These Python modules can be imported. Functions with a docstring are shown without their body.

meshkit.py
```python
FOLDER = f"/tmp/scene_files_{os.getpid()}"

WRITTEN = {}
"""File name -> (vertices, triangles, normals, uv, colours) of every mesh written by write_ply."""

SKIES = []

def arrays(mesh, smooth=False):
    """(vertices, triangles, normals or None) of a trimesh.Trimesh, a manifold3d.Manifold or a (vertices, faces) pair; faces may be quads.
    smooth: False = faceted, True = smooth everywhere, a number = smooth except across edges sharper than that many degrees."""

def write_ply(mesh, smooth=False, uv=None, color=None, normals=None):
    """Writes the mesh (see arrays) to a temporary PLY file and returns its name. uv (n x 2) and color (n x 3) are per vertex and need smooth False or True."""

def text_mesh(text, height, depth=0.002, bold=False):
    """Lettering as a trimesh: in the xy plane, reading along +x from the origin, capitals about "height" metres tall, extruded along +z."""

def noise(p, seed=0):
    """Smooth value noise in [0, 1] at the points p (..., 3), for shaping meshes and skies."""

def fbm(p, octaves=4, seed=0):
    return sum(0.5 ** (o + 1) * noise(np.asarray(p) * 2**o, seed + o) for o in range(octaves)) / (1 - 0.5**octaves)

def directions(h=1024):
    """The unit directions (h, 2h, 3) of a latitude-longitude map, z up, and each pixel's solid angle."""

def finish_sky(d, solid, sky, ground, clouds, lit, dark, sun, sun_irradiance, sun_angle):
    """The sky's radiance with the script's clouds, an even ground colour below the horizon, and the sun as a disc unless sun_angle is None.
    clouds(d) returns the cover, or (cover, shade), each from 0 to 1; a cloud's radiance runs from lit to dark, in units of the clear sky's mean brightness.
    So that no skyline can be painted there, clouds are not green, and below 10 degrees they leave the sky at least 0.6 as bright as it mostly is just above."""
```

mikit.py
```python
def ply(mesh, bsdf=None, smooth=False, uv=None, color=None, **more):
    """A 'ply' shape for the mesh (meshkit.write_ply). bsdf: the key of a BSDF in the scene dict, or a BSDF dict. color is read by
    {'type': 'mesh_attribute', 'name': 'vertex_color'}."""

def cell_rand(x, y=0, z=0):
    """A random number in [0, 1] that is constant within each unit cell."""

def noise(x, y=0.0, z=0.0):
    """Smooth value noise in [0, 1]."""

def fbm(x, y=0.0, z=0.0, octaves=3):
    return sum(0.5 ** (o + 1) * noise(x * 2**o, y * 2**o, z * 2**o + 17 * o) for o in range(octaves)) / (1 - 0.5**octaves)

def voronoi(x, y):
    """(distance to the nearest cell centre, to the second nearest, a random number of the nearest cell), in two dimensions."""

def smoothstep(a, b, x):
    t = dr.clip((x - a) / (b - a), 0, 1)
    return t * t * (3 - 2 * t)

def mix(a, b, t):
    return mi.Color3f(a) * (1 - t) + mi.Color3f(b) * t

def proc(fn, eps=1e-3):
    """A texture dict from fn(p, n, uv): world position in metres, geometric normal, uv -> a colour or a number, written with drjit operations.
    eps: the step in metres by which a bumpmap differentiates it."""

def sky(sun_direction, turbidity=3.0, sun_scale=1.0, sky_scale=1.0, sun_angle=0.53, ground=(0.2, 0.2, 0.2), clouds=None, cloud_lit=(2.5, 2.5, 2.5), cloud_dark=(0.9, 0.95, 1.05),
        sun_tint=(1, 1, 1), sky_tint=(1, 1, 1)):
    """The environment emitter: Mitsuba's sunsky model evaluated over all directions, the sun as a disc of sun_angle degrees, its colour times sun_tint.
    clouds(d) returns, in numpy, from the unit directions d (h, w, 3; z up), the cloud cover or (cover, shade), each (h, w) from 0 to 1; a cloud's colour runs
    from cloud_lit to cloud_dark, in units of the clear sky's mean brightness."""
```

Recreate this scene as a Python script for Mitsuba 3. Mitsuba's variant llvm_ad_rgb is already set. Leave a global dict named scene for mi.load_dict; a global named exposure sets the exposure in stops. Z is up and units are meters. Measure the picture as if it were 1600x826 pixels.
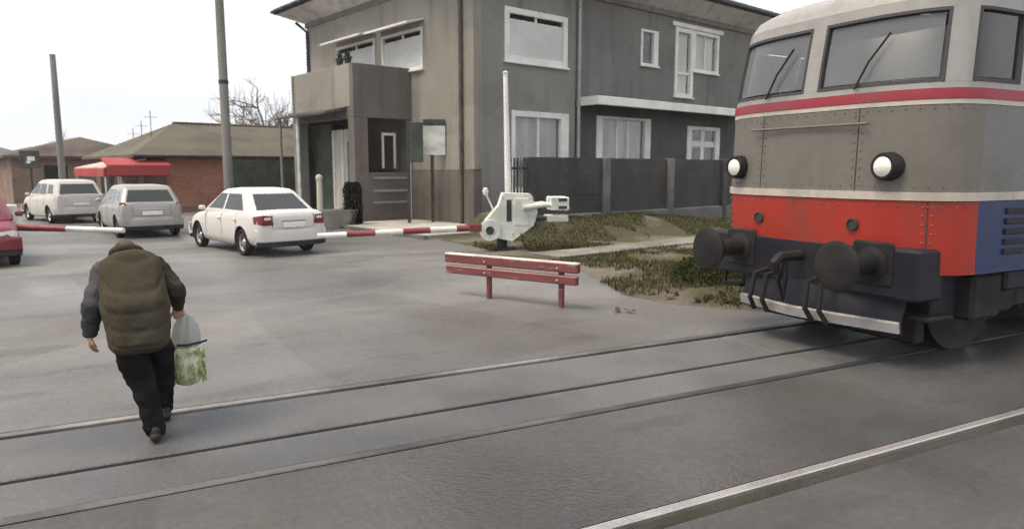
import math, random
import numpy as np, trimesh, mitsuba as mi, mikit, meshkit
import manifold3d as m3
import shapely.geometry as sg
from mikit import noise, fbm, voronoi, cell_rand, smoothstep, mix, proc
import drjit as dr
T = mi.ScalarTransform4f
scene, labels = {}, {}
rng = np.random.default_rng(7)
PI = math.pi

# ------------------------------------------------------------------ camera, sky, exposure
CAM_H, PITCH, FPX = 1.95, math.atan(148 / 1118), 1118.0
scene['camera'] = {'type': 'thinlens', 'aperture_radius': 0.004, 'focus_distance': 3.6, 'fov': math.degrees(2 * math.atan(800 / FPX)), 'fov_axis': 'x', 'near_clip': 0.1, 'far_clip': 3000.0,
                   'to_world': T().look_at(origin=[0, 0, CAM_H], target=[0, math.cos(PITCH), CAM_H - math.sin(PITCH)], up=[0, 0, 1])}
def cloud_fn(d):
    f = meshkit.fbm(d * [2.2, 2.2, 5.0] + 3.1, 4, 5)
    return np.full(d.shape[:2], 1.0), np.clip((f - 0.35) * 1.6, 0, 1) * 0.6
scene['sky'] = mikit.sky([-0.42, -0.22, 0.88], turbidity=3, sun_scale=0.32, sun_angle=30, clouds=cloud_fn, cloud_lit=(1.62, 1.66, 1.72), cloud_dark=(0.95, 1.0, 1.07))
exposure = 2.8

# ------------------------------------------------------------------ helpers
def arr(v): return np.asarray(v, float)
def cat(ms): return trimesh.util.concatenate([tm(m) for m in ms])
def tm(m):
    if isinstance(m, trimesh.Trimesh): return m
    if hasattr(m, 'to_mesh'):
        q = m.to_mesh(); return trimesh.Trimesh(np.array(q.vert_properties)[:, :3], np.array(q.tri_verts), process=False)
    v, f = np.asarray(m[0], float), np.asarray(m[1], int)
    if f.shape[1] == 4: f = np.vstack([f[:, [0, 1, 2]], f[:, [0, 2, 3]]])
    return trimesh.Trimesh(v, f, process=False)
def box(x0, x1, y0, y1, z0, z1, c=0.0):
    """axis box, edges chamfered by c"""
    if c <= 0:
        m = trimesh.creation.box([x1 - x0, y1 - y0, z1 - z0]); m.apply_translation([(x0 + x1) / 2, (y0 + y1) / 2, (z0 + z1) / 2]); return m
    pts = []
    for x, sx in ((x0, 1), (x1, -1)):
        for y, sy in ((y0, 1), (y1, -1)):
            for z, sz in ((z0, 1), (z1, -1)):
                pts += [(x + sx * c, y + sy * c, z), (x + sx * c, y, z + sz * c), (x, y + sy * c, z + sz * c)]
    return tm(m3.Manifold.hull_points(np.array(pts)))
def tube(pts, r, sides=8):
    """capped tube along a polyline"""
    p = arr(pts); r = np.broadcast_to(r, (len(p),)).astype(float)
    t = np.gradient(p, axis=0); t /= np.linalg.norm(t, axis=1, keepdims=True) + 1e-12
    ref = np.array([0, 0, 1.0]) if abs(t[0][2]) < 0.9 else np.array([1.0, 0, 0])
    V = []
    for i in range(len(p)):
        a = np.cross(t[i], ref); a /= np.linalg.norm(a) + 1e-12; b = np.cross(t[i], a); ref = np.cross(a, t[i])
        for k in range(sides):
            g = 2 * PI * k / sides; V.append(p[i] + r[i] * (math.cos(g) * a + math.sin(g) * b))
    F = []
    for i in range(len(p) - 1):
        for k in range(sides):
            a, b = i * sides + k, i * sides + (k + 1) % sides
            F += [[a, b, b + sides], [a, b + sides, a + sides]]
    n = len(V); V += [p[0], p[-1]]
    for k in range(sides):
        F += [[n, (k + 1) % sides, k], [n + 1, (len(p) - 1) * sides + k, (len(p) - 1) * sides + (k + 1) % sides]]
    return trimesh.Trimesh(np.array(V), np.array(F), process=False)
def loft(rings, cap=True):
    """closed rings of equal length -> surface"""
    R = arr(rings); n, k = R.shape[:2]; V = R.reshape(-1, 3); F = []
    for i in range(n - 1):
        for j in range(k):
            a, b = i * k + j, i * k + (j + 1) % k
            F += [[a, b, b + k], [a, b + k, a + k]]
    V = list(V)
    if cap:
        for i, rev in ((0, True), (n - 1, False)):
            V.append(R[i].mean(0)); c = len(V) - 1
            for j in range(k):
                a, b = i * k + j, i * k + (j + 1) % k
                F.append([c, b, a] if rev else [c, a, b])
    m = trimesh.Trimesh(np.array(V), np.array(F), process=False)
    if m.volume < 0: m.invert()
    return m
def shell(P, thick):
    """grid P[i,j] of outer points -> closed thin shell, inner side moved along -normal"""
    P = arr(P); du = np.gradient(P, axis=1); dv = np.gradient(P, axis=0)
    N = np.cross(du, dv); N /= np.linalg.norm(N, axis=2, keepdims=True) + 1e-12
    Q = P - N * thick; n, k = P.shape[:2]
    V = np.vstack([P.reshape(-1, 3), Q.reshape(-1, 3)]); o = n * k; F = []
    for i in range(n - 1):
        for j in range(k - 1):
            a = i * k + j
            F += [[a, a + 1, a + k + 1], [a, a + k + 1, a + k], [o + a, o + a + k + 1, o + a + 1], [o + a, o + a + k, o + a + k + 1]]
    edge = [(0, j) for j in range(k)] + [(i, k - 1) for i in range(1, n)] + [(n - 1, j) for j in range(k - 2, -1, -1)] + [(i, 0) for i in range(n - 2, 0, -1)]
    e = [i * k + j for i, j in edge]
    for a, b in zip(e, e[1:] + e[:1]): F += [[a, o + a, o + b], [a, o + b, b]]
    return trimesh.Trimesh(V, np.array(F), process=False)
def extrude(poly, h): return trimesh.creation.extrude_polygon(poly, h, engine='earcut')
def slab(poly, z0, z1):
    m = extrude(poly, z1 - z0); m.apply_translation([0, 0, z0]); return m
def lathe(prof, n=24, axis='z'):
    """revolve (r, h) profile; axis z or y"""
    m = trimesh.creation.revolve(arr(prof), sections=n)
    if axis == 'y': m.apply_transform(trimesh.transformations.rotation_matrix(-PI / 2, [1, 0, 0]))
    if axis == 'x': m.apply_transform(trimesh.transformations.rotation_matrix(PI / 2, [0, 1, 0]))
    return m
def frame(o, ex, ez=(0, 0, 1)):
    """4x4 of a frame: local x along ex, z up"""
    ex = arr(ex); ex /= np.linalg.norm(ex); ez = arr(ez); ey = np.cross(ez, ex)
    M = np.eye(4); M[:3, 0], M[:3, 1], M[:3, 2], M[:3, 3] = ex, ey, ez, o; return M
used = {}
def key_of(name, parent=None):
    base = f'{parent}__{name}' if parent else name
    n = used.get(base, -1) + 1; used[base] = n
    return base if n == 0 else f'{base}_{n:03d}'
def add(name, mesh, mat, parent=None, M=None, smooth=False, label=None, kind=None, color=None):
    key = key_of(name, parent); m = tm(mesh)
    if M is not None: m = m.copy(); m.apply_transform(M)
    scene[key] = mikit.ply(m, 'm_' + mat, smooth=smooth, color=color)
    d = {}
    if label: d['label'] = label
    if kind: d['kind'] = kind
    if d: labels[key] = d
    return key
def thing(name, label, cat_, group=None):
    key = key_of(name); labels[key] = {'label': label, 'category': cat_}
    if group: labels[key]['group'] = group
    return key
def tag(key, label, cat_, group=None):
    labels[key] = {'label': label, 'category': cat_}
    if group: labels[key]['group'] = group
def rep(parent, name, meshes, mat, M=None, smooth=False):
    for m in meshes: add(name, m, mat, parent, M, smooth)

# ------------------------------------------------------------------ materials
def mat(name, col, rough=0.7, spec=0.4, metal=0.0, bump=None, **kw):
    b = {'type': 'principled', 'base_color': col if isinstance(col, dict) else {'type': 'rgb', 'value': list(col)}, 'roughness': rough, 'specular': spec, 'metallic': metal, **kw}
    if bump: b = {'type': 'bumpmap', 'arbitrary': proc(bump[0], bump[1] if len(bump) > 1 else 2e-3), 'scale': 1.0, 'bsdf': b}
    scene['m_' + name] = {'type': 'twosided', 'bsdf': b}
def tone(a, b, sc, c=None, lo=0.3, hi=0.7, streak=1.0):
    """two tones mixed by noise, with finer grain"""
    def fn(p, n, uv):
        t = smoothstep(lo, hi, fbm(p.x * sc, p.y * sc, p.z * sc * streak, 4))
        g = 0.86 + 0.28 * noise(p.x * sc * 31, p.y * sc * 31, p.z * sc * 31)
        return mix(a, b, t) * g
    return proc(fn)
def asphalt_fn(p, n, uv):
    s, m = p.x * 0.886 + p.y * 0.463, p.y * 0.886 - p.x * 0.463          # along and across the railway
    big = fbm(p.x * 0.13 + 5, p.y * 0.13, 0, 4)
    streak = fbm(s * 0.10, m * 0.75, 3, 4)
    mid = fbm(p.x * 1.3, p.y * 1.3, 3, 4)
    fine = noise(p.x * 60, p.y * 60, 0)
    c = mix((0.112, 0.112, 0.114), (0.176, 0.172, 0.167), smoothstep(0.30, 0.70, 0.6 * big + 0.4 * streak))
    dirt = smoothstep(0.50, 0.72, fbm(p.x * 0.42 + 31, p.y * 0.42, 1, 4)) * 0.55
    c = mix(c, (0.118, 0.108, 0.097), dirt)
    oil = smoothstep(0.60, 0.80, fbm(s * 0.9 + 3, m * 2.6 + 8, 5, 4))
    grit = noise(p.x * 27, p.y * 27, 4) + 0.8 * smoothstep(0.75, 0.95, noise(p.x * 85, p.y * 85, 9))
    v = voronoi(p.x * 0.23 + .4, p.y * 0.23 + 1.7)
    patch = smoothstep(0.80, 0.84, v[2]) * smoothstep(0.02, 0.05, v[1] - v[0])
    c = c * (0.70 + 0.32 * mid + 0.12 * fine + 0.14 * grit) * (1 - 0.18 * oil) * (1 - 0.13 * patch)
    return c
def asphalt_rough(p, n, uv): return 0.28 + 0.42 * smoothstep(0.3, 0.65, fbm(p.x * 0.35 + 2, p.y * 0.35, 5, 4))
def asphalt_h(p, n, uv): return 0.004 * noise(p.x * 60, p.y * 60) + 0.005 * fbm(p.x * 2, p.y * 2, 0, 3)
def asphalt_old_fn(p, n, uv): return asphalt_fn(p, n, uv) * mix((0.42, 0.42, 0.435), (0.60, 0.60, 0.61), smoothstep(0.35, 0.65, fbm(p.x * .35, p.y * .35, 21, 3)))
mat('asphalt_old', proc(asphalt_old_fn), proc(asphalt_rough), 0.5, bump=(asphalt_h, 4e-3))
mat('asphalt', proc(asphalt_fn), proc(asphalt_rough), 0.5, bump=(asphalt_h, 4e-3))
def panel_fn(p, n, uv):
    c = mix((0.070, 0.071, 0.076), (0.12, 0.119, 0.12), smoothstep(0.3, 0.7, fbm(p.x * 0.7, p.y * 0.7, 2, 4)))
    return c * (0.86 + 0.14 * noise(p.x * 40, p.y * 40) + 0.14 * noise(p.x * 90, p.y * 90, 3))
mat('panel_asphalt', proc(panel_fn), 0.5, 0.5, bump=(asphalt_h, 4e-3))
mat('rail_bright', tone((0.42, 0.40, 0.38), (0.55, 0.53, 0.51), 3.0), 0.38, 0.5, 0.7)
mat('rail_mid', tone((0.11, 0.105, 0.10), (0.30, 0.285, 0.27), 0.7), 0.5, 0.5, 0.4)
mat('rail_dull', tone((0.05, 0.05, 0.052), (0.14, 0.135, 0.13), 0.9), 0.55, 0.5, 0.3)
def ground_fn(p, n, uv):
    g = smoothstep(0.4, 0.6, fbm(p.x * 0.12, p.y * 0.12, 1, 4))
    return mix((0.12, 0.115, 0.1), (0.09, 0.095, 0.05), g) * (0.7 + 0.6 * noise(p.x * 9, p.y * 9))
mat('ground', proc(ground_fn), 0.95, 0.2)
def verge_fn(p, n, uv):
    f = fbm(p.x * 0.9, p.y * 0.9, 1, 4); q = noise(p.x * 22, p.y * 22, 4)
    d = (p.x - 0.6) * 0.652 + (20.5 - p.y) * 0.758          # metres in front of the fence line
    gr = smoothstep(0.36, 0.56, f + 0.10 * smoothstep(3.2, 1.5, d) + 0.24 * smoothstep(2.8, 1.2, dr.sqrt(dr.square(p.x - 4.0) + dr.square(p.y - 12.2))) - 0.05)
    soil = mix((0.090, 0.080, 0.066), (0.128, 0.114, 0.098), noise(p.x * 3, p.y * 3, 8))
    return mix(soil, mix((0.045, 0.047, 0.024), (0.075, 0.070, 0.038), q), gr) * (0.75 + 0.5 * noise(p.x * 35, p.y * 35, 9))
mat('verge', proc(verge_fn), 0.95, 0.2)
mat('concrete', tone((0.24, 0.23, 0.21), (0.33, 0.315, 0.29), 1.4), 0.85, 0.3)
mat('path_concrete', tone((0.13, 0.122, 0.11), (0.20, 0.19, 0.172), 1.4), 0.9, 0.2)
mat('concrete_dark', tone((0.10, 0.10, 0.098), (0.16, 0.155, 0.15), 1.4), 0.85, 0.3)
mat('pole_concrete', tone((0.16, 0.155, 0.145), (0.24, 0.23, 0.215), 1.0, streak=0.2), 0.85, 0.3)
def plaster(a, b):
    def fn(p, n, uv):
        t = smoothstep(0.35, 0.7, fbm(p.x * 0.5, p.y * 0.5, p.z * 0.5, 4))
        st = smoothstep(0.5, 0.8, fbm(p.x * 3.2, p.y * 3.2, p.z * 0.22 + 4, 3))
        pt = smoothstep(0.60, 0.64, fbm(p.x * 0.9 + 7, p.y * 0.9, p.z * 0.9, 5))
        base = smoothstep(1.1, 0.1, p.z + 0.8 * noise(p.x * 1.7, p.y * 1.7, 3))
        return mix(mix(a, b, t), (0.13, 0.12, 0.10), 0.5 * base) * (1 - 0.24 * st) * (1 - 0.10 * pt) * (0.92 + 0.16 * noise(p.x * 30, p.y * 30, p.z * 30))
    return proc(fn)
def plaster_h(p, n, uv): return 0.004 * fbm(p.x * 14, p.y * 14, p.z * 14, 3)
mat('plaster_warm', plaster((0.262, 0.247, 0.220), (0.31, 0.294, 0.264)), 0.9, 0.2, bump=(plaster_h, 5e-3))
mat('plaster_grey', plaster((0.17, 0.162, 0.156), (0.205, 0.196, 0.188)), 0.9, 0.2, bump=(plaster_h, 5e-3))
mat('plaster_light_grey', plaster((0.215, 0.211, 0.20), (0.255, 0.25, 0.237)), 0.9, 0.2, bump=(plaster_h, 5e-3))
mat('plaster_brown', plaster((0.14, 0.123, 0.113), (0.175, 0.156, 0.146)), 0.9, 0.2, bump=(plaster_h, 5e-3))
mat('plaster_charcoal_shaded', plaster((0.068, 0.073, 0.073), (0.092, 0.098, 0.097)), 0.85, 0.3, bump=(plaster_h, 5e-3))  # darker paint plus the canopy shade, both held in this colour
mat('plinth_brown', plaster((0.13, 0.118, 0.102), (0.18, 0.165, 0.144)), 0.9, 0.2, bump=(plaster_h, 5e-3))
mat('soffit_white', plaster((0.50, 0.49, 0.47), (0.6, 0.59, 0.57)), 0.8, 0.3)
mat('white_paint', tone((0.66, 0.65, 0.62), (0.78, 0.77, 0.74), 2.0), 0.5, 0.4)
mat('white_worn', tone((0.48, 0.50, 0.46), (0.68, 0.70, 0.65), 3.0), 0.55, 0.4)
mat('shutter', tone((0.60, 0.60, 0.59), (0.68, 0.68, 0.67), 1.0), 0.6, 0.4)
mat('blind_cream', tone((0.62, 0.57, 0.52), (0.74, 0.69, 0.63), 2.0), 0.7, 0.3)
mat('curtain', tone((0.26, 0.265, 0.26), (0.42, 0.42, 0.41), 2.5, streak=0.15), 0.9, 0.2)
mat('curtain_pale', tone((0.42, 0.40, 0.35), (0.55, 0.53, 0.46), 2.5, streak=0.15), 0.9, 0.2)
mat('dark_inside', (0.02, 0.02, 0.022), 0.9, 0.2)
mat('roof_dark', tone((0.022, 0.026, 0.026), (0.045, 0.05, 0.05), 2.0), 0.7, 0.4)
mat('metal_dark', tone((0.02, 0.022, 0.023), (0.045, 0.045, 0.045), 3.0), 0.55, 0.5)
mat('pipe_brown', tone((0.07, 0.06, 0.05), (0.11, 0.095, 0.08), 3.0), 0.6, 0.4)
mat('pipe_grey', tone((0.30, 0.30, 0.29), (0.40, 0.40, 0.39), 3.0), 0.5, 0.5)
mat('green_dark', tone((0.035, 0.045, 0.038), (0.06, 0.07, 0.058), 2.0), 0.7, 0.4)
mat('fence_sheet', tone((0.026, 0.029, 0.028), (0.045, 0.049, 0.047), 2.2, streak=0.4), 0.6, 0.4)
mat('fence_sheet_brown', tone((0.034, 0.033, 0.032), (0.052, 0.05, 0.048), 2.2, streak=0.4), 0.6, 0.4)
mat('fence_post', tone((0.11, 0.105, 0.105), (0.18, 0.175, 0.17), 2.0), 0.8, 0.3)
mat('roof_olive', tone((0.075, 0.069, 0.054), (0.11, 0.101, 0.081), 0.9), 0.85, 0.3)
mat('roof_brown', tone((0.075, 0.062, 0.056), (0.115, 0.095, 0.085), 0.9), 0.85, 0.3)
mat('brick_wall', tone((0.36, 0.16, 0.11), (0.46, 0.225, 0.165), 0.8), 0.9, 0.2)
mat('brick_wall_b', tone((0.33, 0.155, 0.115), (0.41, 0.21, 0.16), 0.8), 0.9, 0.2)
mat('brick_dull', tone((0.17, 0.12, 0.095), (0.23, 0.165, 0.135), 0.8), 0.9, 0.2)
mat('mortar', (0.27, 0.17, 0.135), 0.9, 0.2)
mat('awning_red', tone((0.33, 0.055, 0.06), (0.36, 0.07, 0.07), 1.0), 0.7, 0.3)
mat('awning_pink', tone((0.50, 0.26, 0.23), (0.60, 0.36, 0.32), 1.0), 0.7, 0.3)
mat('red_paint', tone((0.19, 0.028, 0.034), (0.26, 0.054, 0.058), 3.0), 0.5, 0.5)
def peel_fn(p, n, uv):
    f = fbm(p.x * 7, p.y * 7, p.z * 16, 4)
    return mix(mix((0.13, 0.034, 0.034), (0.215, 0.066, 0.064), f), (0.20, 0.165, 0.145), smoothstep(0.66, 0.72, fbm(p.x * 5 + 3, p.y * 5, p.z * 19, 4)))
mat('red_worn', proc(peel_fn), 0.6, 0.4)
mat('rail_pink', tone((0.26, 0.12, 0.12), (0.36, 0.20, 0.195), 3.0), 0.55, 0.4)
mat('rail_pink_white', tone((0.50, 0.38, 0.36), (0.66, 0.58, 0.55), 3.0), 0.55, 0.4)
mat('car_white', (0.60, 0.585, 0.56), 0.3, 0.5, clearcoat=0.6, clearcoat_gloss=0.92)
mat('car_cream', (0.50, 0.475, 0.44), 0.32, 0.5, clearcoat=0.5, clearcoat_gloss=0.9)
mat('car_silver', (0.36, 0.345, 0.33), 0.32, 0.5, 0.3, clearcoat=0.6, clearcoat_gloss=0.92)
mat('car_red', (0.15, 0.010, 0.022), 0.28, 0.5, clearcoat=0.8, clearcoat_gloss=0.94)
mat('car_glass', (0.015, 0.018, 0.018), 0.05, 0.8)
mat('plastic_black', (0.022, 0.022, 0.024), 0.6, 0.4)
mat('rubber_grey', (0.06, 0.06, 0.062), 0.7, 0.3)
mat('tyre', (0.02, 0.02, 0.02), 0.85, 0.3)
mat('rim', (0.42, 0.41, 0.40), 0.35, 0.5, 0.6)
mat('lamp_red', (0.16, 0.012, 0.012), 0.12, 0.6, clearcoat=1.0)
mat('lamp_clear', (0.62, 0.62, 0.6), 0.12, 0.7, clearcoat=1.0)
mat('plate', (0.72, 0.72, 0.70), 0.5, 0.4)
scene['m_pane_dusty'] = {'type': 'blendbsdf', 'weight': proc(lambda p, n, uv: 0.38 + 0.16 * fbm(p.x * 3, p.y * 3, p.z * 3, 3)), 'a': {'type': 'thindielectric', 'int_ior': 1.6}, 'b': {'type': 'twosided', 'bsdf': {'type': 'diffuse', 'reflectance': {'type': 'rgb', 'value': [.27, .285, .305]}}}}  # pale diffuse layer: dust plus sky reflection put into the colour
scene['m_pane'] = {'type': 'thindielectric', 'int_ior': 1.52}
def worn(c, k, dirt=(0.10, 0.085, 0.07)):
    def fn(p, n, uv):
        d = smoothstep(0.5, 0.78, fbm(p.x * 2.3, p.y * 2.3, p.z * 1.1, 4))
        low = smoothstep(1.5, 0.5, p.z) * fbm(p.x * 5, p.y * 5, p.z * 2, 3) + 0.55 * smoothstep(0.5, 0.75, fbm(p.x * 9, p.y * 9, p.z * 0.55, 3))
        return mix(c, dirt, dr.clip(k * (d + 0.8 * low), 0, 1)) * (0.95 + 0.1 * noise(p.x * 18, p.y * 18, p.z * 18))
    return proc(fn)
mat('loco_red', worn((0.34, 0.021, 0.008), 0.42, (0.11, 0.045, 0.03)), 0.38, 0.5, clearcoat=0.25)
mat('loco_blue', worn((0.012, 0.026, 0.095), 0.12), 0.4, 0.5, clearcoat=0.25)
mat('loco_beige', worn((0.155, 0.144, 0.127), 0.35), 0.45, 0.4)
mat('loco_white', worn((0.50, 0.45, 0.39), 0.25), 0.45, 0.4)
mat('loco_stripe', worn((0.28, 0.028, 0.046), 0.3), 0.42, 0.4)
mat('loco_grey', worn((0.165, 0.162, 0.16), 0.3), 0.5, 0.4)
mat('loco_pale', worn((0.30, 0.295, 0.287), 0.3), 0.5, 0.4)
mat('loco_roof', worn((0.33, 0.325, 0.315), 0.25), 0.5, 0.4)
mat('loco_navy', worn((0.008, 0.008, 0.017), 0.12, (0.04, 0.035, 0.03)), 0.55, 0.4)
mat('loco_seam', (0.05, 0.045, 0.042), 0.7, 0.3)
mat('loco_cab', (0.62, 0.64, 0.62), 0.8, 0.2)
mat('steel_worn', tone((0.36, 0.34, 0.34), (0.52, 0.50, 0.49), 4.0), 0.5, 0.5, 0.3)
mat('black_iron', tone((0.006, 0.006, 0.007), (0.020, 0.017, 0.016), 4.0), 0.7, 0.4)
mat('lens', (0.80, 0.78, 0.72), 0.12, 0.7, clearcoat=1.0)
def vest_fn(p, n, uv): return mix((0.036, 0.030, 0.020), (0.064, 0.055, 0.038), fbm(p.x * 9, p.y * 9, p.z * 9, 4)) * (0.85 + 0.3 * noise(p.x * 120, p.y * 120, p.z * 120))
def cloth_h(p, n, uv): return 0.012 * fbm(p.x * 9, p.y * 9, p.z * 6, 3) + 0.001 * noise(p.x * 160, p.y * 160, p.z * 160)
mat('vest', proc(vest_fn), 0.9, 0.2, bump=(cloth_h, 4e-3))
mat('sleeve_blue', tone((0.045, 0.045, 0.052), (0.072, 0.071, 0.08), 7.0), 0.95, 0.15, bump=(cloth_h, 4e-3))
mat('sleeve_brown', tone((0.032, 0.027, 0.021), (0.055, 0.047, 0.037), 7.0), 0.95, 0.15, bump=(cloth_h, 4e-3))
mat('trousers', tone((0.007, 0.007, 0.008), (0.014, 0.0135, 0.014), 7.0), 0.95, 0.15, bump=(cloth_h, 4e-3))
mat('cap', tone((0.045, 0.039, 0.026), (0.07, 0.061, 0.043), 12.0), 0.95, 0.15)
mat('skin', (0.42, 0.25, 0.18), 0.55, 0.4)
mat('hair', (0.08, 0.07, 0.06), 0.8, 0.3)
mat('shoe', (0.018, 0.016, 0.016), 0.5, 0.4)
scene['m_bag_film'] = {'type': 'principledthin', 'base_color': {'type': 'rgb', 'value': [0.72, 0.72, 0.70]}, 'roughness': 0.4, 'diff_trans': 1.0, 'spec_trans': 0.25}
mat('bag_green', tone((0.42, 0.44, 0.25), (0.66, 0.66, 0.50), 11.0), 0.5, 0.4)
scene['m_leaf_green'] = {'type': 'principledthin', 'base_color': {'type': 'rgb', 'value': [0.44, 0.46, 0.25]}, 'roughness': 0.6, 'diff_trans': 0.6}
scene['m_grass_leaf'] = {'type': 'principledthin', 'base_color': {'type': 'rgb', 'value': [0.060, 0.066, 0.024]}, 'roughness': 0.7, 'diff_trans': 0.5}
scene['m_grass_dry'] = {'type': 'principledthin', 'base_color': {'type': 'rgb', 'value': [0.105, 0.090, 0.050]}, 'roughness': 0.7, 'diff_trans': 0.5}
scene['m_shrub_leaf'] = {'type': 'principledthin', 'base_color': {'type': 'rgb', 'value': [0.022, 0.028, 0.018]}, 'roughness': 0.6, 'diff_trans': 0.3}
scene['m_weed_leaf'] = {'type': 'principledthin', 'base_color': {'type': 'rgb', 'value': [0.042, 0.052, 0.019]}, 'roughness': 0.6, 'diff_trans': 0.5}
mat('bark', tone((0.09, 0.075, 0.065), (0.15, 0.13, 0.115), 3.0), 0.9, 0.2)
mat('far_wall', tone((0.26, 0.26, 0.27), (0.33, 0.33, 0.34), 0.2), 0.9, 0.2)  # far wall, roof and foliage tones paled; distance haze put into the colour
mat('far_roof', tone((0.15, 0.135, 0.13), (0.2, 0.18, 0.175), 0.2), 0.9, 0.2)
mat('far_foliage', tone((0.10, 0.105, 0.10), (0.15, 0.155, 0.15), 0.8), 0.95, 0.1)
mat('leaf_dead', (0.10, 0.075, 0.05), 0.8, 0.2)
mat('sleeper', tone((0.07, 0.06, 0.055), (0.12, 0.1, 0.09), 4.0), 0.9, 0.2)
mat('ballast', tone((0.09, 0.08, 0.07), (0.19, 0.17, 0.15), 12.0), 0.9, 0.2)

# ------------------------------------------------------------------ ground, road, crossing (track axes: TD along the rails, distance m measured away from the camera)
TD = np.array([0.88645, 0.46282]); TN = np.array([-0.46282, 0.88645])
def track(s, m): return s * TD + m * TN
TM = np.eye(4); TM[:2, 0], TM[:2, 1] = TD, TN      # local (s, m, z) -> world
def flat_grid(x0, x1, y0, y1, z, n):
    X, Y = np.meshgrid(np.linspace(x0, x1, n), np.linspace(y0, y1, n)); V = np.stack([X, Y, X * 0 + z], -1).reshape(-1, 3); i = np.arange(n * n).reshape(n, n)
    return (V, np.stack([i[:-1, :-1], i[:-1, 1:], i[1:, 1:], i[1:, :-1]], -1).reshape(-1, 4))
add('ground', flat_grid(-1500, 1500, -600, 2200, -0.11, 12), 'ground', kind='structure')
RD = np.array([0.75813, 0.65210]); LD = np.array([-0.65210, 0.75813]); HC = np.array([-1.254, 24.119])   # house corner and its two facade directions
def hp(u, v): return HC + LD * u + RD * v          # u along the street face, v along the railway face
edge = [(-0.75, 17.3), (-0.35, 15.9), (0.3, 14.6), (1.15, 13.3), (1.45, 12.0), (1.6, 11.0), (2.1, 10.2), (3.2, 9.75)]
s_end = float(np.dot(edge[-1], TD))
tpoly0 = sg.Polygon([tuple(track(-99, 6.33)), tuple(track(99, 6.33)), tuple(track(99, 0)), tuple(track(-99, 0))])
far_side = [tuple(track(-90, 6.33))] + [tuple(track(s_end + 0.4, 6.33))] + edge[::-1] + [tuple(hp(-2.5, -3.6)), tuple(hp(150, -3.6)), tuple(hp(150, -60)), (-140, 40)]
road_poly = sg.Polygon(far_side).buffer(.5).difference(tpoly0)
near_m, rails_s = 2.90, (-60, 45)
def tpoly(s0, s1, m0, m1): return sg.Polygon([tuple(track(s0, m0)), tuple(track(s1, m0)), tuple(track(s1, m1)), tuple(track(s0, m1))])
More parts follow.
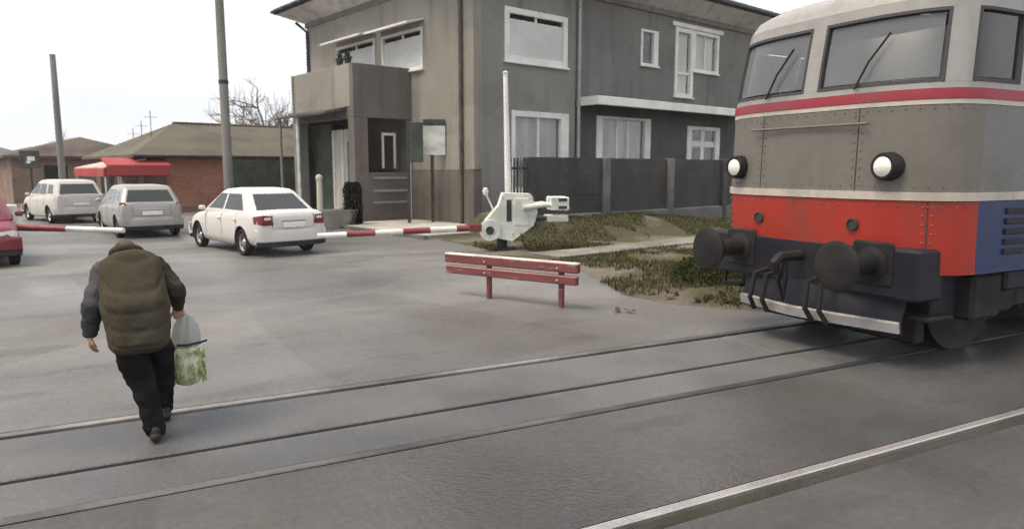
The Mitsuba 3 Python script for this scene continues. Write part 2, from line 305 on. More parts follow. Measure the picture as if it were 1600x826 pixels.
road = cat([slab(road_poly, -0.1, 0.0)])
crossing_road = cat([slab(tpoly(-60, 45, 3.115, 4.605), -0.1, 0.0), slab(tpoly(-60, 45, -40, near_m), -0.1, 0.0)])
add('road', road, 'asphalt', kind='structure')
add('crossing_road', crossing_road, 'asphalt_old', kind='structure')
strip = []
for i, (m0, m1) in enumerate(((4.715, 5.24), (5.315, 6.165))):
    s = -30.0
    while s < 7.2:
        L = 12.0; a = rng.uniform(-0.002, 0.002)
        strip.append(box(s + .002, s + L - .002, m0, m1, -0.1, a, 0.008))
        s += L
used_path = key_of('crossing_path'); labels[used_path] = {'kind': 'structure'}
for b in strip: add('panel', b, 'panel_asphalt', used_path, TM)
def rail_profile():
    return sg.Polygon([(-.07, -.15), (.07, -.15), (.07, -.135), (.012, -.115), (.012, -.03), (.036, -.02), (.036, .004), (.028, .012), (-.028, .012), (-.036, .004), (-.036, -.02), (-.012, -.03), (-.012, -.115), (-.07, -.135)])
def rail(m, mt, label):
    e = extrude(rail_profile(), 105); V = e.vertices; e.vertices = np.stack([V[:, 2] - 60, V[:, 0] + m, V[:, 1]], -1)
    if e.volume < 0: e.invert()
    tag(add('rail', e, mt, None, TM), label, 'rail', None)
rail(6.25, 'rail_mid', 'thin pale rail at the far side of the crossing, behind the person')
rail(4.655, 'rail_dull', 'dark dirty rail sunk in the asphalt, middle one of the three')
rail(3.06, 'rail_bright', 'bright worn rail nearest to the camera, running to the lower edge')
# ballast and sleepers under the locomotive, past the end of the crossing
add('trackbed', cat([box(7.4, 45, 4.9 - .9, 6.95, -0.1, -0.035), ]), 'ballast', None, TM, kind='structure')
for i in range(14): tag(add('railway_sleeper', box(7.7 + i * .65, 7.95 + i * .65, 4.25, 6.7, -0.06, -0.012, .02), 'sleeper', None, TM), 'dark railway sleeper in the gravel under the locomotive', 'sleeper', 'sleepers under the locomotive')

# verge between the crossing and the fence
def fence_d(x, y): return (x - 0.6) * 0.6521 + (20.5 - y) * 0.75813       # metres in front of the fence line
def verge_z(x, y):
    d = fence_d(x, y); b = np.clip((2.7 - d) / 2.7, 0, 1); b = b * b * (3 - 2 * b)
    s = (x - 0.6) * RD[0] + (y - 20.5) * RD[1]; along = np.clip((s + 0.9) / 1.5, 0, 1) * np.clip((11 - s) / 7, 0.2, 1)
    r = np.hypot((x - 4.1) / 1.9, (y - 12.3) / 2.2); mound = 0.28 * np.exp(-r * r * 1.6)
    P = np.stack([x, y, x * 0], -1)
    return 0.012 + 0.55 * b * along + mound + 0.05 * (meshkit.fbm(P * 1.3, 3, 3) - 0.4)
vpoly = sg.Polygon([(-0.75, 17.3)] + edge[1:] + [tuple(track(s_end + .4, 6.36)), tuple(track(45, 6.36)), (60, 60), tuple(hp(-0.02, 40)), tuple(hp(-0.02, 0.02)), tuple(hp(-2.5, -3.55))])
gx, gy = np.meshgrid(np.arange(-4, 26, 0.11), np.arange(9, 48, 0.11), indexing='ij')
import shapely
GP = shapely.points(gx.ravel(), gy.ravel())
sd = np.where(shapely.contains_xy(vpoly, gx.ravel(), gy.ravel()), 1, -1) * shapely.distance(vpoly.exterior, GP)
sd = sd.reshape(gx.shape); ok = sd > -.45
gz = verge_z(gx, gy); wob = .22 * (meshkit.fbm(np.stack([gx * 2.1, gy * 2.1, gx * 0], -1), 3, 6) - .5)
tt = np.clip((sd + wob + .12) / .5, 0, 1); gz = np.minimum(gz * tt - .045 * (1 - tt), np.where(sd < -.3, -.06, 9))
V = np.stack([gx, gy, gz], -1).reshape(-1, 3); idx = np.arange(gx.size).reshape(gx.shape)
q = ok[:-1, :-1] & ok[1:, :-1] & ok[1:, 1:] & ok[:-1, 1:]
trk = (gx * TN[0] + gy * TN[1] > 6.36); q &= trk[:-1, :-1] & trk[1:, :-1] & trk[1:, 1:] & trk[:-1, 1:]
F = np.stack([idx[:-1, :-1], idx[1:, :-1], idx[1:, 1:], idx[:-1, 1:]], -1)[q]
vm = tm((V, F)); vm.remove_unreferenced_vertices()
add('verge', vm, 'verge', kind='structure', smooth=True)
# footpath slabs in front of the bank, along the fence direction
FM = np.eye(4); FM[:2, 0] = RD; FM[:2, 1] = -LD; FM[:2, 2] = 0; FM[2, 2] = 1; FM[:2, 3] = (0.6, 20.5)      # local (s along the fence, d towards the camera, z) - mirrored frame, box shapes only
FM2 = frame([0.6, 20.5, 0], [*RD, 0])                                                                     # local (s, -d, z)
path = key_of('footpath'); labels[path] = {'kind': 'structure'}
for i in range(9):
    s0 = -2.9 + i * 1.2; z = float(verge_z(np.array([0.6 + s0 * RD[0]]), np.array([20.5 + s0 * RD[1] - 2.6]))[0])
    add('slab', box(s0 + .01, s0 + 1.19, -4.05, -3.05, -0.05, 0.055 + rng.uniform(-.01, .01), .012), 'path_concrete', path, FM2)
# pavement with kerb along the street front of the house
HM = np.eye(4); HM[:2, 0] = LD; HM[:2, 1] = -RD; HM[:2, 3] = HC             # local (u along street face, d towards the street, z)  right-handed
pav = add('pavement', cat([box(-2.3, 140, 0.0, 3.45, -0.1, 0.11)]), 'concrete', None, HM, kind='structure')
for i in range(30): add('kerb', box(-2.3 + i * 1.0, -1.31 + i * 1.0, 3.46, 3.6, -0.1, 0.115, .015), 'concrete_dark', pav, HM)

# ------------------------------------------------------------------ house (HM: street face; RM: railway face, local (v, -d, z))
RM = frame([*HC, 0], [*RD, 0])                                              # x along v, y into the house, z up
house = thing('house', 'two storey grey plastered house with a porch, white framed windows and dark hipped roof', 'house')
LU, LV, WH = 12.3, 18.2, 8.45
def wall(M, x0, x1, z0, z1, holes, t=0.3, sign=1, mt='plaster_warm', name='wall', y=0.0, lab=None):
    """upright wall in local xz with rectangular holes; depth to +y*sign"""
    p = sg.box(x0, z0, x1, z1).difference(shapely.union_all([sg.box(a, c, b, d) for a, b, c, d in holes])) if holes else sg.box(x0, z0, x1, z1)
    ms = []
    for g in getattr(p, 'geoms', [p]):
        e = extrude(g, t); Q = e.vertices; e.vertices = np.stack([Q[:, 0], y + sign * Q[:, 2], Q[:, 1]], -1)
        if e.volume < 0: e.invert()
        ms.append(e)
    return add(name, cat(ms), mt, house, M, label=lab)
def window(M, a, b, c, d, sign, kind='casement', fw=0.12, mull=(0.5,), back='curtain', parent=house, depth=0.12, out=0.05, top=None, right=None, sill=True, frame_mat='white_paint', name='window', transom=None, slats=0, mw=.05, tw=.05):
    """window in the opening a..b, c..d of a wall; sign: direction into the building"""
    s = sign; Y = lambda p, q: (min(s * p, s * q), max(s * p, s * q))
    top = fw if top is None else top; right = fw if right is None else right
    fr = []
    y0, y1 = Y(-out, depth)
    fr += [box(a, a + fw, y0, y1, c, d, .01), box(b - right, b, y0, y1, c, d, .01), box(a + fw, b - right, y0 + .002, y1, d - top, d, .01), box(a + fw, b - right, y0 + .002, y1, c, c + fw * .8, .01)]
    ia, ib, ic, id_ = a + fw, b - right, c + fw * .8, d - top
    key = add(name, cat(fr), frame_mat, parent, M)
    ym0, ym1 = Y(0.03, 0.09)
    for t in mull: x = ia + (ib - ia) * t; add('mullion', box(x - mw, x + mw, ym0, ym1, ic, id_, .008), frame_mat, key, M)
    if transom: z = ic + (id_ - ic) * transom; add('transom', box(ia, ib, ym0 + .004, ym1 - .004, z - tw, z + tw, .008), frame_mat, key, M)
    yp = s * 0.06
    edges = [ia] + [ia + (ib - ia) * t for t in mull] + [ib]
    if kind == 'shutter':
        gap = 0.16; n = max(6, int((id_ - ic - gap) / 0.07)); hs = (id_ - gap - ic) / n
        for k in range(n): add('slat', box(ia, ib, *Y(0.02, 0.05), ic + k * hs, ic + (k + 1) * hs - .006, .006), 'shutter', key, M)
        add('recess', box(ia, ib, *Y(0.09, 0.12), ic, id_), 'dark_inside', key, M)
    else:
        for e0, e1 in zip(edges[:-1], edges[1:]):
            w = np.array([[e0 + .03, yp, ic], [e1 - .03, yp, ic], [e1 - .03, yp, id_], [e0 + .03, yp, id_]])
            add('pane', (w, [[0, 1, 2, 3]]), 'pane', key, M)
        # curtain as a pleated sheet, dark room behind it
        n = max(8, int((ib - ia) / 0.06)); xs = np.linspace(ia, ib, n); ph = np.where(np.arange(n) % 2, .02, -.02)
        G = np.stack([np.stack([xs, s * (0.2 + ph), xs * 0 + z], -1) for z in (ic, id_)], 0)
        add('curtain', shell(G, .004), back, key, M)
    if sill: add('sill', box(a - .06, b + .06, *Y(-out - .07, 0.02), c - .07, c - .004, .01), frame_mat, key, M)
    return key
# openings measured on the two faces (metres)
w_up1, w_up2 = (6.3, 9.45, 5.55, 7.05), (2.95, 5.75, 5.55, 7.0)
wall(HM, 0.0, LU, 1.95, WH, [w_up1, w_up2], sign=-1, mt='plaster_warm')
for sg_, (x0, x1) in enumerate(((0, LU),)): add('plinth', box(x0, x1, -0.3, 0.035, -0.1, 1.948), 'plinth_brown', house, HM)
for w in (w_up1, w_up2):
    window(HM, *w, -1, kind='shutter', fw=.1, frame_mat='white_paint')
    # slanting white sun awning board over the window
    P = [[w[0] - .1, 0.0, w[3] + .22], [w[0] - .1, .75, w[3] + .02], [w[1] + .1, .75, w[3] + .02], [w[1] + .1, 0.0, w[3] + .22]]
    add('window_awning', tm(m3.Manifold.hull_points(np.array(P + [[x, y, z + .07] for x, y, z in P]))), 'white_paint', house, HM)
R1, G1, SW, W3, D3, DL, D2 = (1.3, 4.3, 5.62, 7.4), (1.62, 4.4, 1.2, 3.98), (8.5, 9.6, 6.15, 7.55), (12.05, 13.95, 6.2, 7.9), (10.75, 12.05, 5.05, 7.9), (6.05, 9.35, 1.2, 4.02), (11.9, 14.4, 1.4, 3.85)
wall(RM, 0.301, 4.75, -0.1, WH, [R1, G1], mt='plaster_light_grey')
add('corner_pilaster', box(-0.03, 0.30, -0.03, 0.3, 1.96, WH - .01), 'plaster_warm', house, RM)
wall(RM, 4.751, LV, 4.55, WH, [SW, W3, D3], mt='plaster_grey', y=0.03)
wall(RM, 4.751, LV, -0.1, 4.548, [DL, D2], mt='plaster_charcoal_shaded', y=0.12, name='wall', lab='dark charcoal ground floor wall with canopy shade in its colour, under the white edged canopy')
RMu = RM.copy(); RMl = RM @ np.array([[1, 0, 0, 0], [0, 1, 0, .12], [0, 0, 1, 0], [0, 0, 0, 1.0]]); RMm = RM @ np.array([[1, 0, 0, 0], [0, 1, 0, .03], [0, 0, 1, 0], [0, 0, 0, 1.0]])
window(RM, *R1, 1, kind='shutter', fw=.22, top=.2)
window(RM, *G1, 1, fw=.16, top=.2, right=.42, mull=(.52,))
window(RMm, *SW, 1, fw=.1, right=.3, mull=(), back='dark_inside')
window(RMm, *W3, 1, fw=.14, right=.16, mull=(.5,), back='curtain_pale')
d3 = window(RMm, *D3, 1, fw=.18, right=.2, mull=(), back='curtain_pale', name='balcony_door', transom=.34)
add('lintel', box(10.5, 14.2, -.06, .028, 7.92, 8.1, .015), 'white_paint', house, RM)
window(RMl, *DL, 1, fw=.34, right=.38, top=.1, mull=(.36, .62), back='curtain')
window(RMl, *D2, 1, fw=.34, right=.34, top=.16, mull=(.5,), back='dark_inside', name='window', transom=.70, mw=.13, tw=.13)
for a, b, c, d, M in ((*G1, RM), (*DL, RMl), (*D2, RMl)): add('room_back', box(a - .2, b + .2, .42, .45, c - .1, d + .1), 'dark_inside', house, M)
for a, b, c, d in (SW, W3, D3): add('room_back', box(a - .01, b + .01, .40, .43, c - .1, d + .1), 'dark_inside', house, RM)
# canopy with thick white edge over the ground floor
can = add('canopy', box(4.95, 15.75, -.95, .1, 4.42, 4.5), 'concrete_dark', house, RM)
add('fascia', box(4.9, 15.8, -1.05, -.952, 4.3, 4.62, .02), 'white_paint', can, RM)
add('end_fascia', box(4.9, 4.985, -.95, .1, 4.3, 4.62, .015), 'white_paint', can, RM)
# eaves, soffit, fascia and hipped roof
ov = 1.0
EZ = 8.86
def rect_ring(o, z): return [(-o, -o, z), (LV + o, -o, z), (LV + o, LU + o, z), (-o, LU + o, z)]
add('soffit', loft([rect_ring(.02, WH - .001), rect_ring(.10, WH + .02), rect_ring(.98, EZ), rect_ring(.98, EZ + .02)]), 'soffit_white', house, RM)
add('cornice', cat([box(-.07, LV + .07, -.07, -.001, WH - .2, WH + .0, .015), box(-.07, -.001, 0.0, LU + .07, WH - .2, WH + .0, .015)]), 'plaster_grey', house, RM)
ov = .98
e0, e1, f0, f1, zt = -ov - .1, LV + ov + .1, -ov - .1, LU + ov + .1, EZ + .022
rise = 3.2; mid = (f0 + f1) / 2; hw = (f1 - f0) / 2
rv = np.array([[e0, f0, zt], [e1, f0, zt], [e1, f1, zt], [e0, f1, zt], [e0, f0, zt + .22], [e1, f0, zt + .22], [e1, f1, zt + .22], [e0, f1, zt + .22], [e0 + hw, mid, zt + rise], [e1 - hw, mid, zt + rise]])
roof = add('roof', tm(m3.Manifold.hull_points(rv)), 'roof_dark', house, RM)
add('gutter', cat([tube([(e0 - .05, f0 - .05, zt + .1), (e1 + .05, f0 - .05, zt + .1)], .07), tube([(e0 - .05, f0 - .05, zt + .1), (e0 - .05, f1 + .05, zt + .1)], .07)]), 'metal_dark', roof, RM)
add('wall_back', cat([box(LV - .3, LV, .42, LU, -.1, WH), box(.3, LV - .3, LU - .3, LU, -.1, WH)]), 'plaster_grey', house, RM)
# downpipes
for M, pts, mt in ((HM, [(.62, .09, 0.1), (.62, .09, WH - .4), (.62, .6, WH - .05)], 'pipe_brown'), (RM, [(4.86, -.09, 0.3), (4.86, -.09, WH - .4), (4.86, -.6, WH - .05)], 'pipe_grey'), (HM, [(LU - .2, .09, 0.1), (LU - .2, .09, WH - .4), (LU - .2, .6, WH - .05)], 'metal_dark')):
    add('downpipe', tube(pts, .065, 10), mt, house, M, smooth=40)
# porch: parapet block over an open ground floor (u 3.77..8.77, 2.39 m deep)
pu0, pu1, pd = 3.77, 8.8, 2.39
porch = add('porch', box(pu0, pu0 + .26, 0.0, pd, 3.78, 5.62, .012), 'plaster_brown', house, HM)
add('side_parapet', box(pu1 - .26, pu1, 0.0, pd, 3.78, 5.62, .012), 'plaster_brown', porch, HM)
add('parapet', box(pu0 + .261, pu1 - .261, pd - .262, pd - .002, 4.15, 5.62, .012), 'plaster_warm', porch, HM)
add('floor_slab', box(pu0 + .01, pu1 - .01, 0.0, pd - .27, 4.0, 4.28), 'plaster_grey', porch, HM)
add('lintel', box(pu0 + .262, pu1 - .262, pd - .26, pd - .02, 3.75, 4.148), 'plaster_brown', porch, HM)
add('corner_pier', box(pu0 + .002, pu0 + .45, pd - .55, pd - .003, 0.1, 3.778, .012), 'plaster_brown', porch, HM)
add('low_wall', box(pu0 + .004, pu0 + .24, 0.0, pd - .552, 0.1, 1.85, .012), 'plaster_brown', porch, HM)
for k, z in enumerate((0.72, 1.14, 1.6)): add('ledge', box(pu0 - .05, pu0 + .003, 0.25, pd - .7, z, z + .09, .01), 'concrete', porch, HM)
add('white_post', box(pu0 - .02, pu0 + .10, .06, .17, 0.12, 3.7, .01), 'white_paint', porch, HM)
add('end_pier', box(pu1 - .5, pu1 - .004, pd - .4, pd - .004, 0.1, 3.748, .012), 'plaster_light_grey', porch, HM)
add('end_wall', box(pu1 - .2, pu1 - .006, 0.0, pd - .402, 0.1, 3.776), 'green_dark', porch, HM)
# entrance inside the porch: cream double door, dark passage, chair-like bits in the opening
dr_ = add('door', box(pu0 + .75, pu0 + 2.95, pd - .75, pd - .68, 0.14, 3.45, .01), 'curtain_pale', porch, HM)
add('door_leaf_gap', box(pu0 + 1.45, pu0 + 1.78, pd - .68, pd - .665, 0.3, 3.0), 'green_dark', dr_, HM)
for x in (pu0 + .8, pu0 + 2.1, pu0 + 2.84): add('stile', box(x, x + .1, pd - .682, pd - .63, .16, 3.42, .01), 'white_paint', dr_, HM)
add('inner_wall', box(pu0 + 3.0, pu1 - .3, pd - .72, pd - .66, 0.14, 3.7), 'green_dark', porch, HM)
add('inner_back', box(pu0 + .3, pu0 + .9, .03, .06, 1.0, 3.7), 'plinth_brown', porch, HM)
pw = add('interior_window', cat([box(pu0 + .5, pu0 + .56, .9, .98, 2.0, 3.3), box(pu0 + .5, pu0 + .56, .4, .48, 2.0, 3.3), box(pu0 + .5, pu0 + .56, .48, .9, 3.2, 3.3)]), 'white_paint', porch, HM)
add('awning', tm(m3.Manifold.hull_points(np.array([[x, y, z] for x in (pu0 + .5, pu1 - .3) for y, z in ((pd, 4.06), (pd, 4.16), (pd + .85, 3.86), (pd + .85, 3.94))]))), 'green_dark', porch, HM)
for x in (pu0 + 3.05, pu1 - .4): add('awning_post', tube([(x, pd + .7, .1), (x, pd + .7, 3.9)], .06), 'white_worn' if x < pu1 - 1 else 'plaster_light_grey', porch, HM, smooth=40)
pa = key_of('flower_pot')
tag(pa, 'small dark pot standing on the porch parapet under the upper windows, left one of two', 'flower pot', None)
def pot(x): return lathe([(0, 0), (.10, 0), (.14, .22), (.16, .22), (.16, .27), (.13, .27), (.12, .2), (0, .2)], 14)
def pot_leaves(seed):
    r = np.random.default_rng(seed); ms = []
    for i in range(40):
        a = r.uniform(0, 2 * PI); h = r.uniform(.1, .3); w = r.uniform(.03, .14)
        b = np.array([.05 * math.cos(a), .05 * math.sin(a), .22]); t = np.array([w * math.cos(a), w * math.sin(a), .22 + h]); sd = np.array([-math.sin(a), math.cos(a), 0]) * .02
        ms.append((np.array([b - sd, b + sd, t + sd * .4, t - sd * .4]), [[0, 1, 2, 3]]))
    return cat(ms)
for i, (k, x) in enumerate(((pa, pu0 + 1.15), (key_of('flower_pot'), pu0 + .55))):
    M = HM @ np.array([[1, 0, 0, x], [0, 1, 0, pd - .13], [0, 0, 1, 5.62], [0, 0, 0, 1.0]])
    add('pot', pot(0), 'metal_dark', k, M, smooth=40); add('plant', pot_leaves(i), 'weed_leaf', k, M)
    if i: tag(k, 'small dark pot standing on the porch parapet under the upper windows, right one of two', 'flower pot')

# things in front of the house
def at(x, y, z=0, rz=0):
    M = np.eye(4); c, s = math.cos(rz), math.sin(rz); M[:2, :2] = [[c, -s], [s, c]]; M[:3, 3] = (x, y, z); return M
ns = thing('notice_board', 'white notice board with dark top on a dark post beside the porch', 'sign')
M = at(-2.80, 25.35, 0.1, math.radians(5))
add('post', box(-.06, .06, -.05, .05, 0, 3.6, .012), 'metal_dark', ns, M); add('board', box(-.33, .47, -.11, -.06, 2.35, 3.36, .01), 'white_worn', ns, M); add('cap', box(-.30, .46, -.13, -.03, 3.37, 3.58, .02), 'metal_dark', ns, M)
ns = thing('signboard', 'dark signboard on a dark post right of the porch opening', 'sign')
M = at(-3.48, 24.95, 0.1, math.radians(5))
add('post', box(-.15, -.04, -.05, .05, 0, 3.5, .012), 'metal_dark', ns, M); add('board', box(-.03, .42, -.10, -.05, 2.1, 3.45, .01), 'green_dark', ns, M)
wb = thing('evergreen_shrub', 'dark clipped evergreen shrub standing before the porch corner', 'shrub')
q = np.random.default_rng(21); n = 6500; a = q.uniform(0, 2 * PI, n); z = q.uniform(.12, 1.52, n); lump = .30 * (1 - .45 * np.clip((z - 1.15) / .4, 0, 1) ** 2) * (.72 + .6 * meshkit.noise(np.c_[np.cos(a) * 1.6, np.sin(a) * 1.6, z * 3.2]))
r = lump * np.sqrt(q.uniform(.05, 1, n)); c = np.c_[-5.40 + r * np.cos(a), 24.35 + r * np.sin(a), z]; d1 = np.c_[np.cos(a), np.sin(a), q.uniform(.1, 1.2, n)] + q.normal(0, .4, (n, 3)); d1 /= np.linalg.norm(d1, axis=1, keepdims=True)
d2_ = np.cross(d1, q.normal(0, 1, (n, 3))); d2_ /= np.linalg.norm(d2_, axis=1, keepdims=True); l = q.uniform(.04, .075, n)[:, None]
LV4 = np.stack([c, c + d1 * l * .5 + d2_ * l * .3, c + d1 * l, c + d1 * l * .5 - d2_ * l * .3], 1).reshape(-1, 3)
add('foliage', (LV4, np.arange(n)[:, None] * 4 + np.arange(4)), 'shrub_leaf', wb)
add('stem', tube([(-5.4, 24.35, -.05), (-5.4, 24.35, 1.2)], [.05, .02]), 'bark', wb)
pl = thing('concrete_planter', 'low pale concrete planter at the foot of the porch behind the white car', 'planter')
M = at(-6.1, 23.8, 0.0, math.radians(48))
ring = lambda a, b, z: [(-a, -b, z), (a, -b, z), (a, b, z), (-a, b, z)]
add('trough', loft([ring(.75, .3, 0), ring(.9, .4, .62), ring(.82, .32, .62), ring(.8, .3, .5)]), 'concrete', pl, M); add('soil', box(-.8, .8, -.3, .3, .48, .52), 'ground', pl, M)
gp = thing('gate_post', 'slim pale rounded post in front of the porch doors', 'post')
add('shaft', lathe([(0, 0), (.11, 0), (.10, 1.5), (.125, 1.52), (.125, 1.6), (.08, 1.66), (0, 1.69)], 18), 'curtain_pale', gp, at(-6.85, 25.6, .1), smooth=40)

# fence on the bank: concrete base, posts and horizontal sheet boards
fence = thing('fence', 'dark grey board fence on a low concrete base before the house', 'fence')
posts = [-0.1, 3.03, 6.28, 9.5, 12.7, 15.9]
add('base', box(-.15, 16, -.12, .12, -.1, .62, .02), 'concrete_dark', fence, FM2)
for i, s in enumerate(posts): add('post', box(s - .14, s + .14, -.13, .13, .0, 2.3 + (.02 if i else 0), .015), 'fence_post' if i in (1, 2) else 'metal_dark', fence, FM2)
for i, (a, b) in enumerate(zip(posts[:-1], posts[1:])):
    for k in range(9):
        z0 = .64 + k * .185; j = rng.uniform(-.008, .008)
        add('board', box(a + .145, b - .145, -.02 + j, .02 + j, z0, z0 + .184, .005), 'fence_sheet_brown' if i == 1 else 'fence_sheet', fence, FM2)
pg = thing('picket_gate', 'narrow gate of upright grey pickets between the white mast and the fence', 'gate')
for k in range(6): add('picket', box(-.86 + k * .12, -.80 + k * .12, -.02, .02, .35, 2.28, .012), 'fence_post' if k % 3 == 0 else 'fence_sheet', pg, FM2)
for z in (.6, 1.95): add('crossbar', box(-.88, -.22, .021, .05, z, z + .07, .01), 'fence_sheet', pg, FM2)

# ------------------------------------------------------------------ barrier: machine, boom, counterweights; white mast
PIV = np.array([-0.72, 17.05, .58]); TIP = np.array([-4.30, 15.75, .50])
bm = thing('barrier_machine', 'white painted crossing barrier machine with counterweight arms behind the red guard rail', 'barrier machine')
M = at(-.12, 17.3, 0, math.radians(8))
add('base', lathe([(0, 0), (.24, 0), (.22, .06), (.13, .10), (.12, .36), (0, .36)], 18), 'black_iron', bm, M @ at(-.12, 0, 0), smooth=35)
hp_ = [(-.42, .36), (.10, .25), (.62, .62), (.72, .95), (.55, 1.38), (-.12, 1.40), (-.22, 1.1), (-.55, .72)]
e = extrude(sg.Polygon(hp_).buffer(-.03).buffer(.03, quad_segs=4), .44); Q = e.vertices; e.vertices = np.stack([Q[:, 0], .22 - Q[:, 2], Q[:, 1]], -1)
hs = add('housing', e, 'white_worn', bm, M, smooth=35)
add('slot', box(-.04, .08, -.232, -.2, .72, 1.24, .01), 'metal_dark', hs, M)
add('door', box(.14, .5, -.235, -.2, .62, 1.28, .012), 'white_worn', hs, M)
ga = add('gear', lathe([(.06, -.05), (.25, -.05), (.25, .05), (.06, .05), (.06, -.05)], 22, 'y'), 'white_worn', bm, M @ at(-.45, -.26, .52), smooth=30)
add('hub', lathe([(0, -.08), (.1, -.08), (.1, .08), (0, .08)], 14, 'y'), 'metal_dark', ga, M @ at(-.45, -.26, .52))
for y in (-.27, .27): add('counter_arm', tube([(.35, y, 1.05), (.9, y, 1.12), (1.42, y, 1.02)], [.07, .06, .06]), 'white_worn', bm, M, smooth=40)
cw = add('counterweight', box(1.02, 1.46, -.34, .34, .98, 1.3, .02), 'white_worn', bm, M)
for z in (1.02, 1.2): add('recess', box(1.2, 1.4, -.352, -.33, z, z + .07), 'metal_dark', cw, M)
add('lower_weight', box(.95, 1.45, -.3, .3, .70, .86, .02), 'white_worn', bm, M)
add('strut', tube([(.5, -.1, .75), (1.1, -.1, .8)], .05), 'green_dark', bm, M)
for x, z in ((-.14, 1.3), (.58, 1.28), (.64, .72), (-.2, .55), (.12, .42), (.5, .62)): add('bolt', lathe([(0, -.02), (.028, -.02), (.028, .02), (0, .02)], 6, 'y'), 'steel_worn', hs, M @ at(x, -.225, z))
add('cable', tube([(.3, -.2, .45), (.36, -.3, .2), (.5, -.34, .02), (.9, -.3, .015)], .018, 6), 'tyre', bm, M, smooth=40)
lr = add('lamp_rod', tube([(-.42, 0, .8), (-.34, 0, 1.0), (-.5, 0, 1.35)], .022), 'white_worn', bm, M)
add('lamp', lathe([(0, 0), (.05, .02), (.075, .1), (.05, .18), (0, .2)], 14), 'white_paint', lr, M @ at(-.52, 0, 1.33), smooth=40)
bb = thing('barrier_boom', 'lowered red and white barrier boom reaching from the machine to the white sedan', 'barrier boom')
d = TIP - PIV; L = np.linalg.norm(d); n_ = 6
for k in range(n_):
    a, b = PIV + d * (k / n_ + .0005), PIV + d * ((k + 1) / n_ - .0005)
    add('band', tube([a, b], [.078 - .02 * k / n_, .078 - .02 * (k + 1) / n_], 12), 'red_paint' if k in (0, 2, 4) else 'white_paint', bb, smooth=40)
add('pivot_fork', cat([box(-.35, .1, -.14, -.1, -.09, .09, .01), box(-.35, .1, .1, .14, -.09, .09, .01), box(.02, .1, -.1, .1, -.09, .09, .01)]), 'red_worn', bb, frame(PIV, [-d[0], -d[1], 0]))
b2 = thing('barrier_boom', 'red and white barrier boom across the far lane, seen right of the red car', 'barrier boom')
P2, T2 = np.array([-12.25, 17.45, .55]), np.array([-9.35, 17.2, .50]); d2 = T2 - P2
for k in range(4):
    add('band', tube([P2 + d2 * (k / 4 + .0005), P2 + d2 * ((k + 1) / 4 - .0005)], .08 - .006 * k, 12), 'red_paint' if k < 2 else 'white_paint', b2, smooth=40)
add('post', cat([box(-.18, .18, -.18, .18, 0, 1.1, .03)]), 'white_worn', b2, at(-12.4, 17.55))
ms = thing('white_mast', 'tall slim white mast beside the barrier machine', 'mast')
add('shaft', tube([(-0.08, 17.75, 0), (-0.10, 17.75, 1.5), (-.16, 17.75, 4.25)], [.085, .08, .055], 14), 'white_paint', ms, smooth=40)
add('foot', lathe([(0, 0), (.2, 0), (.2, .04), (.1, .06), (0, .06)], 16), 'metal_dark', ms, at(-.08, 17.75, 0))
add('cap', lathe([(0, 0), (.075, 0), (.075, .03), (0, .07)], 14), 'white_worn', ms, at(-.16, 17.75, 4.25))

# red and white guard rail (two beams on two posts)
gr = thing('guard_rail', 'low red guard rail of two beams with a faded white top on two posts', 'guard rail')
A, B = np.array([-1.03, 11.15]), np.array([.93, 9.82]); GL = np.linalg.norm(B - A); GM = frame([*A, 0], [*(B - A), 0])
tb = add('beam', box(0, GL, -.05, .05, .52, .66, .015), 'red_worn', gr, GM)
add('top_face', box(.0, GL, -.056, .056, .635, .668, .012), 'rail_pink_white', tb, GM)
add('beam', box(0.02, GL - .02, -.045, .045, .35, .47, .015), 'red_worn', gr, GM)
add('top_strip', box(.02, GL - .02, -.05, .05, .448, .476, .01), 'rail_pink', gr, GM)
for x in (.78, GL - .32):
    for z in (.58, .41): add('bolt', lathe([(0, -.012), (.016, -.012), (.016, .012), (0, .012)], 6, 'y'), 'steel_worn', gr, GM @ at(x, -.058, z))
for x in (.78, GL - .32): add('post', tube([(x, .07, -.05), (x, .07, .62)], .045, 10), 'red_worn', gr, GM, smooth=40)

# ------------------------------------------------------------------ cars
def section(x, hw, zt, zb):
    y = np.array([0, .55, .80, .93, .985, 1.0, .992, .965, .91, .80, .45, 0]) * hw
    z = np.array([zb, zb, zb + .01, zb + .07, zb + .2, zb + (zt - zb) * .5, zt - .18, zt - .07, zt - .02, zt, zt + .012, zt + .016])
    return [(x, a, b) for a, b in zip(y, z)] + [(x, -a, b) for a, b in zip(y[-2:0:-1], z[-2:0:-1])]
def interp(xs, tab):
    t = np.array(tab, float); return np.stack([np.interp(xs, t[:, 0], t[:, k]) for k in range(1, t.shape[1])], -1)
def cab_ring(xr, xf, w, z, r=.16, n=5):
    P = []
    for cx, cy, a0 in ((xf - r, w - r, 0), (xr + r, w - r, 90), (xr + r, -w + r, 180), (xf - r, -w + r, 270)):
        for k in range(n): a = math.radians(a0 + 90 * k / (n - 1)); P.append((cx + r * math.cos(a), cy + r * math.sin(a), z))
    return P
